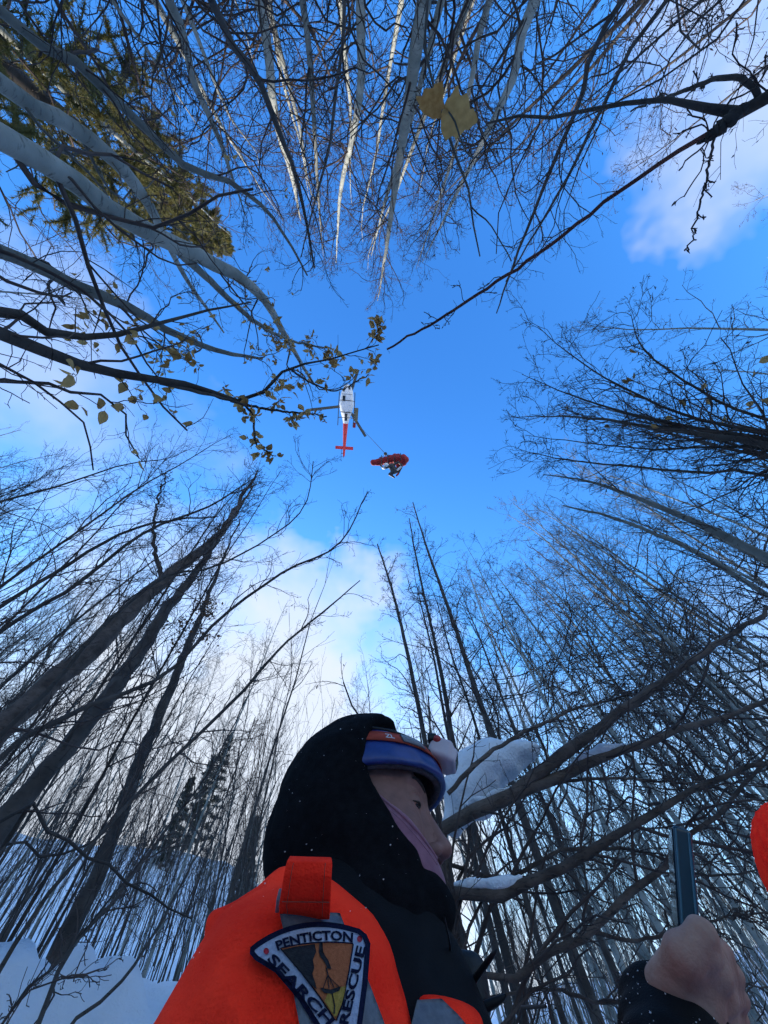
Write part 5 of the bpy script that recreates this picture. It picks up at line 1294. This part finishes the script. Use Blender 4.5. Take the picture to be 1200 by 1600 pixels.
# snow specks on the black hood, frost on the cuff
def specks(o, n, size, name, seed, keep):
    rng = np.random.default_rng(seed)
    me = o.data; c = np.empty(len(me.polygons) * 3); me.polygons.foreach_get('center', c); c = c.reshape(-1, 3)
    nn = np.empty(len(me.polygons) * 3); me.polygons.foreach_get('normal', nn); nn = nn.reshape(-1, 3)
    ok = np.where(keep(c, nn))[0]; sel = rng.choice(ok, n)
    ico = [(0, 0, 1), (0.9, 0, 0.2), (0, 0.9, 0.1), (-0.9, 0, 0.15), (0, -0.9, 0.2), (0, 0, -0.6)]; fc_ = [(0, 1, 2), (0, 2, 3), (0, 3, 4), (0, 4, 1), (5, 2, 1), (5, 3, 2), (5, 4, 3), (5, 1, 4)]
    V, Fq = [], []
    for k, i in enumerate(sel):
        s = size * (0.3 + rng.random() ** 3 * 1.6)
        V.append(c[i] + nn[i] * s * 0.3 + (np.array(ico) * (0.6 + 0.8 * rng.random((6, 3)))) * s); Fq.append(np.array(fc_) + 6 * k)
    s_ = link(name, mesh_np(name, np.concatenate(V), [np.concatenate(Fq)]), MAT['snow'], person); s_['kind'] = 'stuff'
specks(hood, 190, 0.0008, 'snow_specks', 3, lambda c, n: (n @ np.array([0, -0.8, 0.6])) > 0.1)
specks(cuff, 300, 0.0006, 'frost_specks', 4, lambda c, n: (n @ np.array([0, -0.8, 0.6])) > 0.0)
specks(jacket, 90, 0.0006, 'sleeve_specks', 5, lambda c, n: (n[:, 2] > 0.35) & (c[:, 2] > 1.36))

def sub_of(owner, part, *names):
    p_ = [c for c in owner.children if c.name.split('.')[0] == part][0]
    for c in list(owner.children):
        if c.name.split('.')[0] in names: c.parent = p_; c.matrix_parent_inverse = Matrix.Identity(4)
sub_of(lamp, 'housing', 'button', 'lens', 'clip'); sub_of(lamp, 'strap', 'strap_patch', 'strap_print')
sub_of(person, 'hat', 'hat_lining'); sub_of(person, 'neck_warmer', 'hem', 'hem_seam'); sub_of(person, 'hood', 'snow_specks'); sub_of(person, 'cuff', 'frost_specks')
sub_of(person, 'shoulder_tab', 'tab_seam', 'tab_loop'); sub_of(person, 'jacket', 'sleeve_specks'); sub_of(person, 'body', 'eyebrow', 'eyelash', 'lid_crease', 'eye')
sub_of(phone, 'case', 'screen', 'edge_trim'); sub_of(badge, 'scene_sky', 'scene_ground', 'scene_cliff', 'scene_climber', 'scene_rope', 'scene_line', 'scene_litter', 'scene_tagline')
# ------------------------------------------------------------------ second person at the right edge, only the knit hat in the picture
H2 = PD(1362, 1420, 0.57)
p2 = empty('person', (H2[0], H2[1], 0.0), 'second person at the right edge in a bright red ribbed knit hat', 'person')
S2 = H2 + np.array([0, 0, -0.20])
def sd_b2(p):
    d = d_ell(p, H2, (0.085, 0.085, 0.11)); d = smin(d, d_cone(p, H2 + [0, 0, -0.08], S2, 0.055, 0.06), 0.03)
    d = smin(d, d_ell(p, H2 + [0.085, 0.01, -0.03], (0.02, 0.014, 0.02)), 0.02)
    d = smin(d, d_ell(p, S2 + [0, 0, -0.22], (0.12, 0.17, 0.26)), 0.06); d = smin(d, d_ell(p, S2 + [0, 0, -0.52], (0.13, 0.16, 0.16)), 0.08)
    for sy in (-1, 1):
        sh = S2 + [0, sy * 0.17, -0.06]; el2 = sh + [0.02, sy * 0.05, -0.28]; wr2 = el2 + [0.17, -sy * 0.04, -0.14]
        d = smin(d, d_cone(p, sh, el2, 0.055, 0.045), 0.05); d = smin(d, d_cone(p, el2, wr2, 0.042, 0.028), 0.03); d = smin(d, d_ell(p, wr2 + [0.06, 0, -0.02], (0.06, 0.025, 0.04)), 0.02)
        hip = S2 + [0, sy * 0.09, -0.60]; kn = np.array([H2[0] + 0.05, H2[1] + sy * 0.10, 0.42]); an = np.array([H2[0], H2[1] + sy * 0.10, 0.07])
        d = smin(d, d_cone(p, hip, kn, 0.085, 0.058), 0.05); d = smin(d, d_cone(p, kn, an, 0.055, 0.04), 0.03); d = smin(d, d_cone(p, an, an + [0.16, 0, -0.03], 0.038, 0.03), 0.03)
    return d
link('body', net(sd_b2, H2 + [-0.24, -0.32, -1.6], H2 + [0.32, 0.32, 0.16], 0.014, 'body'), MAT['skin'], p2)
def sd_hat2(p):
    q = p - H2.astype(np.float32)
    a = np.arctan2(q[..., 1], q[..., 0])
    d = d_ell(p, H2 + [0, 0, 0.02], (0.110, 0.106, 0.125)) + 0.0042 * np.abs(np.sin(a * 17)) + 0.003 * vnoise(p, 26)
    d = smin(d, d_ell(p, H2 + [0, 0, -0.035], (0.113, 0.109, 0.035)) + 0.0036 * np.abs(np.sin(a * 17)), 0.012)
    return smax(d, -(q[..., 2] + 0.065), 0.01)
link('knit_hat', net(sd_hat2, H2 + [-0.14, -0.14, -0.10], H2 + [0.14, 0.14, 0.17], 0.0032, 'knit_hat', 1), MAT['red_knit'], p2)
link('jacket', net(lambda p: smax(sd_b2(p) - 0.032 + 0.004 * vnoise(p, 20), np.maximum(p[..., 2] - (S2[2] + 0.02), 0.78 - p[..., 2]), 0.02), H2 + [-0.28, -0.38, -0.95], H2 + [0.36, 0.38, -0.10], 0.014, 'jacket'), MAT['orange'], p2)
link('trousers', net(lambda p: smax(sd_b2(p) - 0.024 + 0.004 * vnoise(p, 20), np.maximum(p[..., 2] - 0.80, 0.10 - p[..., 2]), 0.02), H2 + [-0.28, -0.32, -1.5], H2 + [0.30, 0.32, -0.55], 0.014, 'trousers'), MAT['orange_pants'], p2)
# ------------------------------------------------------------------ helicopter overhead, long line and stretcher
MAT['heli_white'] = mat_noise('heli_white', (0.58, 0.59, 0.60), (0.68, 0.69, 0.70), 1.2, 0.35, spec=0.5)
MAT['heli_red'] = mat_noise('heli_red', (0.50, 0.022, 0.022), (0.58, 0.032, 0.028), 1.2, 0.35, spec=0.5)
MAT['heli_dark'] = mat_noise('heli_dark', (0.03, 0.032, 0.034), (0.06, 0.062, 0.062), 2.0, 0.5)
MAT['heli_glass'] = mat_noise('heli_glass', (0.015, 0.018, 0.022), (0.025, 0.03, 0.036), 1.0, 0.08, spec=0.7)
MAT['blade'] = mat_noise('blade_grey', (0.045, 0.048, 0.045), (0.075, 0.078, 0.068), 1.0, 0.5)
MAT['basket'] = mat_noise('basket_olive', (0.11, 0.10, 0.06), (0.16, 0.145, 0.09), 3.0, 0.7)
MAT['bag_red'] = mat_noise('bag_red', (0.16, 0.010, 0.014), (0.34, 0.020, 0.020), 6.0, 0.7, 0.6, 14)
MAT['rope'] = mat_noise('rope', (0.03, 0.03, 0.03), (0.06, 0.06, 0.06), 30, 0.8)
HZ = 57.0
def at_z(px, py, z):
    v = ray(px, py); return CAM + v * ((z - CAM[2]) / v[2])
nose, tail = at_z(543.5, 599, HZ), at_z(537, 716, HZ)
hx = (nose - tail); HL = np.linalg.norm(hx); hx /= HL; hy = -np.cross([0, 0, 1.0], hx); hz = np.array([0, 0, 1.0])
KS = HL / 10.9                                # scale so that its length fits a light single-engine machine
HB = nose - hx * 3.35 * KS                    # below the rotor mast
HMAT = Matrix([[hx[i] * KS, hy[i] * KS, hz[i] * KS, HB[i]] for i in range(3)] + [[0, 0, 0, 1]])
heli = empty('helicopter', HB, 'white helicopter with red tail boom seen from directly below', 'helicopter')
def hpart(name, me, mat, parent=heli):
    me.transform(HMAT); me.update()
    return link(name, me, mat, parent)
def hbox(c, half, taper=1.0):
    bm = bmesh.new(); bmesh.ops.create_cube(bm, size=2.0)
    for v in bm.verts:
        k_ = 1.0 if v.co.x > 0 else taper
        v.co = Vector((c[0] + v.co.x * half[0], c[1] + v.co.y * half[1] * k_, c[2] + v.co.z * half[2] * k_))
    bmesh.ops.bevel(bm, geom=bm.edges[:], offset=min(half) * 0.25, segments=2, affect='EDGES')
    me = bpy.data.meshes.new('box'); bm.to_mesh(me); bm.free(); return me
def sd_fus(p):
    d = d_ell(p, (0.9, 0, 0.0), (2.35, 0.98, 1.0))
    d = smin(d, d_cone(p, (0.4, 0, 0.0), (-2.1, 0, 0.30), 0.92, 0.42), 0.4)
    d = smin(d, d_ell(p, (-0.3, 0, 0.9), (1.7, 0.62, 0.5)), 0.3)
    return smax(d, -(p[..., 2] + 0.82), 0.15)
hpart('fuselage', net(sd_fus, (-3.8, -1.3, -1.2), (3.5, 1.3, 1.7), 0.07, 'fuselage'), MAT['heli_white'])
T = Tubes(); xs_ = np.linspace(-2.0, -7.3, 12); T.add(np.stack([xs_, np.zeros(12), 0.32 + 0.02 * (-2 - xs_)], 1), np.interp(xs_, [-7.3, -2.0], [0.15, 0.40]), 14); hpart('tail_boom', T.mesh('tail_boom'), MAT['heli_red'])
hpart('stabilizer', hbox((-6.05, 0, 0.42), (0.24, 1.35, 0.05)), MAT['heli_red'])
hpart('tail_fin', hbox((-7.15, 0, 0.95), (0.32, 0.05, 0.75)), MAT['heli_red'])
hpart('tail_fin', hbox((-7.05, 0, -0.15), (0.26, 0.05, 0.45)), MAT['heli_red'])
tr = hpart('tail_rotor', hbox((-6.95, 0.42, 0.55), (0.93, 0.03, 0.09)), MAT['heli_dark'])
sh_ = Tubes(); sh_.add(np.array([[-6.95, 0.0, 0.55], [-6.95, 0.45, 0.55]]), np.array([0.05, 0.05]), 8); hpart('tail_shaft', sh_.mesh('tail_shaft'), MAT['heli_dark'])
hpart('chin_window', net(lambda p: smax(sd_fus(p) - 0.012, d_box(p, (2.55, 0.52, -0.62), (0.34, 0.22, 0.4), None, 0.1), 0.05), (2.0, 0.1, -1.1), (3.1, 0.95, 0), 0.05, 'chin'), MAT['heli_glass'])
hpart('chin_window', net(lambda p: smax(sd_fus(p) - 0.012, d_box(p, (2.75, -0.25, -0.60), (0.22, 0.20, 0.4), None, 0.1), 0.05), (2.0, -0.7, -1.1), (3.2, 0.2, 0), 0.05, 'chin'), MAT['heli_glass'])
hpart('belly_window', hbox((1.35, 0.42, -0.83), (0.38, 0.20, 0.02)), MAT['heli_glass'])
hpart('belly_panel', hbox((-0.55, 0.02, -0.835), (0.06, 0.80, 0.02)), MAT['heli_dark'])
hpart('belly_panel', hbox((-1.25, 0.0, -0.83), (0.52, 0.20, 0.02)), MAT['heli_dark'])
hpart('belly_seam', hbox((1.95, 0.0, -0.80), (0.025, 0.75, 0.02)), MAT['heli_dark'])
lt_ = Tubes(); hpart('landing_light', net(lambda p: d_ell(p, (0.55, -0.32, -0.82), (0.13, 0.13, 0.07)), (0.3, -0.6, -1.0), (0.8, -0.1, -0.6), 0.04, 'light'), MAT['heli_white'])
for sy in (-1, 1):
    S_ = Tubes(); pts = resample(np.array([[2.3, sy * 1.05, -1.15], [2.0, sy * 1.08, -1.30], [1.0, sy * 1.10, -1.35], [-1.0, sy * 1.10, -1.35], [-2.4, sy * 1.10, -1.35]]), 20); S_.add(pts, np.full(20, 0.055), 8)
    sk = hpart('skid', S_.mesh('skid'), MAT['heli_dark'])
for xx in (1.1, -1.3):
    C_ = Tubes(); pts = resample(np.array([[xx, -1.10, -1.35], [xx, -0.9, -1.0], [xx, -0.4, -0.85], [xx, 0.4, -0.85], [xx, 0.9, -1.0], [xx, 1.10, -1.35]]), 20); C_.add(pts, np.full(20, 0.05), 8); hpart('cross_tube', C_.mesh('cross_tube'), MAT['heli_dark'])
hpart('cargo_basket', hbox((-0.75, -1.45, -0.95), (0.95, 0.26, 0.2)), MAT['basket'])
hpart('basket_frame', hbox((-0.35, -1.14, -0.98), (1.25, 0.05, 0.06)), MAT['heli_white'])
hpart('gear_bag', hbox((-2.25, -1.25, -1.0), (0.35, 0.22, 0.25)), MAT['bag_red'])
M_ = Tubes(); M_.add(np.array([[0, 0, 1.2], [0, 0, 1.95]]), np.array([0.12, 0.10]), 10); hpart('mast', M_.mesh('mast'), MAT['heli_dark'])
hub = hpart('rotor_hub', hbox((0, 0, 1.95), (0.32, 0.32, 0.08)), MAT['heli_dark'])
hubw = np.array(HMAT @ Vector((0, 0, 1.9)))
for (bx_, by_) in ((558.5, 581), (488, 640), (570, 680)):
    tip = at_z(bx_, by_, hubw[2]); dv = tip - hubw; az_ = math.atan2(dv @ hy, dv @ hx)
    me = hbox((2.95, 0, 0), (2.45, 0.20, 0.025)); me.transform(Matrix.Translation((0, 0, 1.93)) @ Matrix.Rotation(az_, 4, 'Z'))
    bl = hpart('rotor_blade', me, MAT['blade'])
    me = hbox((0.38, 0, 0), (0.22, 0.07, 0.04)); me.transform(Matrix.Translation((0, 0, 1.93)) @ Matrix.Rotation(az_, 4, 'Z')); hpart('blade_root', me, MAT['heli_dark'])
for c in [c for c in heli.children if c.name.split('.')[0] in ('chin_window', 'belly_window', 'belly_panel', 'belly_seam', 'landing_light')]:
    c.parent = [q for q in heli.children if q.name.split('.')[0] == 'fuselage'][0]; c.matrix_parent_inverse = Matrix.Identity(4)
# line and load
LD = 19.6
hook = PD(604, 711, LD)
top = np.array(HMAT @ Vector((-1.6, -1.25, -1.1)))
rp = Tubes(); rp.add(np.linspace(top, hook, 12), np.full(12, 0.016), 5)
line = link('hoist_line', rp.mesh('hoist_line'), MAT['rope']); tag(line, 'thin dark line hanging from the helicopter to the stretcher', 'rope')
hk = hook + (top - hook) / np.linalg.norm(top - hook) * 0.6
swv = net(lambda p: smin(d_ell(p, hk, (0.07, 0.07, 0.11)), d_ell(p, hk + (hook - top) / np.linalg.norm(top - hook) * 0.14, (0.10, 0.10, 0.09)), 0.05), hk - 0.35, hk + 0.35, 0.03, 'hook')
tag(link('line_hook', swv, MAT['heli_dark']), 'small dark swivel hook on the line just above the stretcher', 'hook')
def LP(px, py, dd=0.0): return PD(px, py, LD + dd)
bag = empty('rescue_stretcher', LP(608, 722), 'red wrapped rescue stretcher hanging on the line below the helicopter', 'stretcher')
def sd_bag(p):
    d = d_cone(p, LP(593, 722), LP(618, 717), 0.20, 0.25)
    d = smin(d, d_cone(p, LP(618, 717), LP(630, 718), 0.25, 0.26), 0.1)
    d = smin(d, d_cone(p, LP(630, 719), LP(624, 729, -0.1), 0.22, 0.15), 0.12)
    d = smin(d, d_ell(p, LP(584, 723), (0.19, 0.17, 0.20)), 0.06)
    return d + 0.030 * vnoise(p, 7.0) + 0.012 * vnoise(p, 19.0) + 0.016 * np.sin((p @ (LP(630, 717) - LP(593, 722)).astype(np.float32)) * 22)
lo = np.minimum(LP(575, 740), LP(640, 705)) - 0.35; hi_ = np.maximum(LP(575, 740), LP(640, 705)) + 0.35
link('bag', net(sd_bag, lo, hi_, 0.035, 'bag'), MAT['bag_red'], bag)
for a, b in (((592, 715), (604, 711)), ((606, 713), (604, 711)), ((622, 711), (604, 711)), ((630, 713), (604, 711))):
    T = Tubes(); T.add(np.linspace(LP(*a), hook, 4), np.full(4, 0.012), 5); link('bridle', T.mesh('bridle'), MAT['rope'], bag)
for xx in (596, 606, 616, 626):
    k_ = np.linspace(-1.9, 1.9, 12); T = Tubes()
    T.add(np.array([LP(xx, 719 - (xx - 604) * 0.12 + 8.2 * math.sin(t), -0.30 * math.cos(t)) for t in k_]), np.full(12, 0.022), 5); link('strap', T.mesh('strap'), MAT['heli_dark'], bag)
# attendant slung below the stretcher
att = empty('person', LP(612, 735, -0.3), 'person in dark clothing and white helmet slung against the red stretcher', 'person')
def sd_att(p):
    d = d_cone(p, LP(612, 729, -0.36), LP(616, 736, -0.40), 0.17, 0.16)
    d = smin(d, d_ell(p, LP(605, 728, -0.40), (0.11, 0.11, 0.12)), 0.05)
    d = smin(d, d_cone(p, LP(616, 736, -0.40), LP(626, 731, -0.42), 0.10, 0.08), 0.05); d = smin(d, d_cone(p, LP(626, 731, -0.42), LP(622, 741, -0.40), 0.075, 0.05), 0.03)
    d = smin(d, d_cone(p, LP(615, 737, -0.42), LP(609, 741, -0.42), 0.10, 0.08), 0.05); d = smin(d, d_cone(p, LP(609, 741, -0.42), LP(616, 746, -0.40), 0.07, 0.05), 0.03)
    d = smin(d, d_cone(p, LP(610, 728, -0.40), LP(601, 732, -0.46), 0.065, 0.055), 0.04); d = smin(d, d_cone(p, LP(601, 732, -0.46), LP(594, 727, -0.40), 0.05, 0.045), 0.03)
    d = smin(d, d_cone(p, LP(614, 727, -0.40), LP(622, 722, -0.42), 0.065, 0.055), 0.04); d = smin(d, d_cone(p, LP(622, 722, -0.42), LP(628, 727, -0.40), 0.05, 0.045), 0.03)
    return d
link('body', net(sd_att, lo - 0.3, hi_ + 0.3, 0.028, 'attendant'), MAT['heli_dark'], att)
link('helmet', net(lambda p: d_ell(p, LP(603.5, 727, -0.44), (0.135, 0.13, 0.12)), LP(603.5, 727, -0.44) - 0.2, LP(603.5, 727, -0.44) + 0.2, 0.03, 'helmet'), MAT['heli_white'], att)
for a, b, m_ in (((620, 735), (627, 729), 'heli_white'), ((619, 744), (623, 739), 'bag_red'), ((596, 730), (602, 733), 'heli_white')):
    T = Tubes(); T.add(np.linspace(LP(*a, -0.56), LP(*b, -0.56), 5), np.array([0.03, 0.045, 0.05, 0.045, 0.03]), 6); link('reflective_stripe', T.mesh('reflective_stripe'), MAT[m_], att)

# ------------------------------------------------------------------ snow resting on the arching branches
def clump(label, blobs, seed, h=0.009):
    c = [P(px, py, d) for px, py, d, rx, rz in blobs]; r = [(rx, rx * 0.9, rz) for *_, rx, rz in blobs]
    lo = np.min([a - max(b) for a, b in zip(c, r)], 0) - 0.04; hi = np.max([a + max(b) for a, b in zip(c, r)], 0) + 0.04
    def f(p):
        d = None
        for a, b in zip(c, r):
            e = d_ell(p, a, b); d = e if d is None else smin(d, e, 0.05)
        return d + 0.010 * vnoise(p, 19.0, seed) + 0.006 * vnoise(p, 44.0, seed)
    o = link('snow_clump', net(f, lo, hi, h, 'snow_clump'), MAT['snow']); tag(o, label, 'snow', 'snow on the arching branches')
clump('largest snow clump, on the branches just right of the headlamp', [(735, 1218, 1.80, 0.085, 0.085), (762, 1196, 1.80, 0.095, 0.080), (795, 1182, 1.82, 0.075, 0.050), (718, 1252, 1.80, 0.055, 0.07), (745, 1240, 1.80, 0.07, 0.07), (706, 1286, 1.78, 0.035, 0.04), (828, 1172, 1.84, 0.035, 0.022)], 1.0, 0.008)
def pad(label, stem, t0, t1, r, seed):
    """snow lying along the top of a branch"""
    pts, rad = ARCHD[stem]; n = len(pts); ks = np.linspace(t0, t1, 9) * (n - 1)
    c, rr2 = [], []
    rng = np.random.default_rng(seed)
    for q, k_ in enumerate(ks):
        a = int(k_); u = k_ - a; p = pts[a] * (1 - u) + pts[min(a + 1, n - 1)] * u
        w = r * math.sin(math.pi * (0.12 + 0.76 * q / 8)) * (0.7 + 0.6 * rng.random())
        c.append(p + np.array([0, 0, rad[a] + w * 0.25])); rr2.append(w)
    c = np.array(c)
    def f(p):
        d = None
        for a, w in zip(c, rr2):
            e = d_ell(p, a, (w * 1.15, w * 1.15, w * 0.7)); d = e if d is None else smin(d, e, 0.02)
        return d + 0.004 * vnoise(p, 42.0, seed) + 0.0015 * vnoise(p, 90.0, seed)
    o = link('snow_pad', net(f, c.min(0) - 0.06, c.max(0) + 0.06, 0.0055, 'snow_pad'), MAT['snow']); tag(o, label, 'snow', 'snow on the arching branches')
pad('small snow strip furthest right on the upper arching branch', 0, 0.74, 0.80, 0.020, 2)
pad('thin snow strip on the middle of the upper arching branch', 0, 0.60, 0.67, 0.016, 3)
pad('snow strip lying on the middle of the lower arching branch', 3, 0.62, 0.68, 0.019, 4)
pad('snow strip near the chin on the left end of the lower branch', 3, 0.38, 0.43, 0.015, 5)
pad('thin snow strip on the thick branch under the large clump', 0, 0.40, 0.48, 0.016, 7)
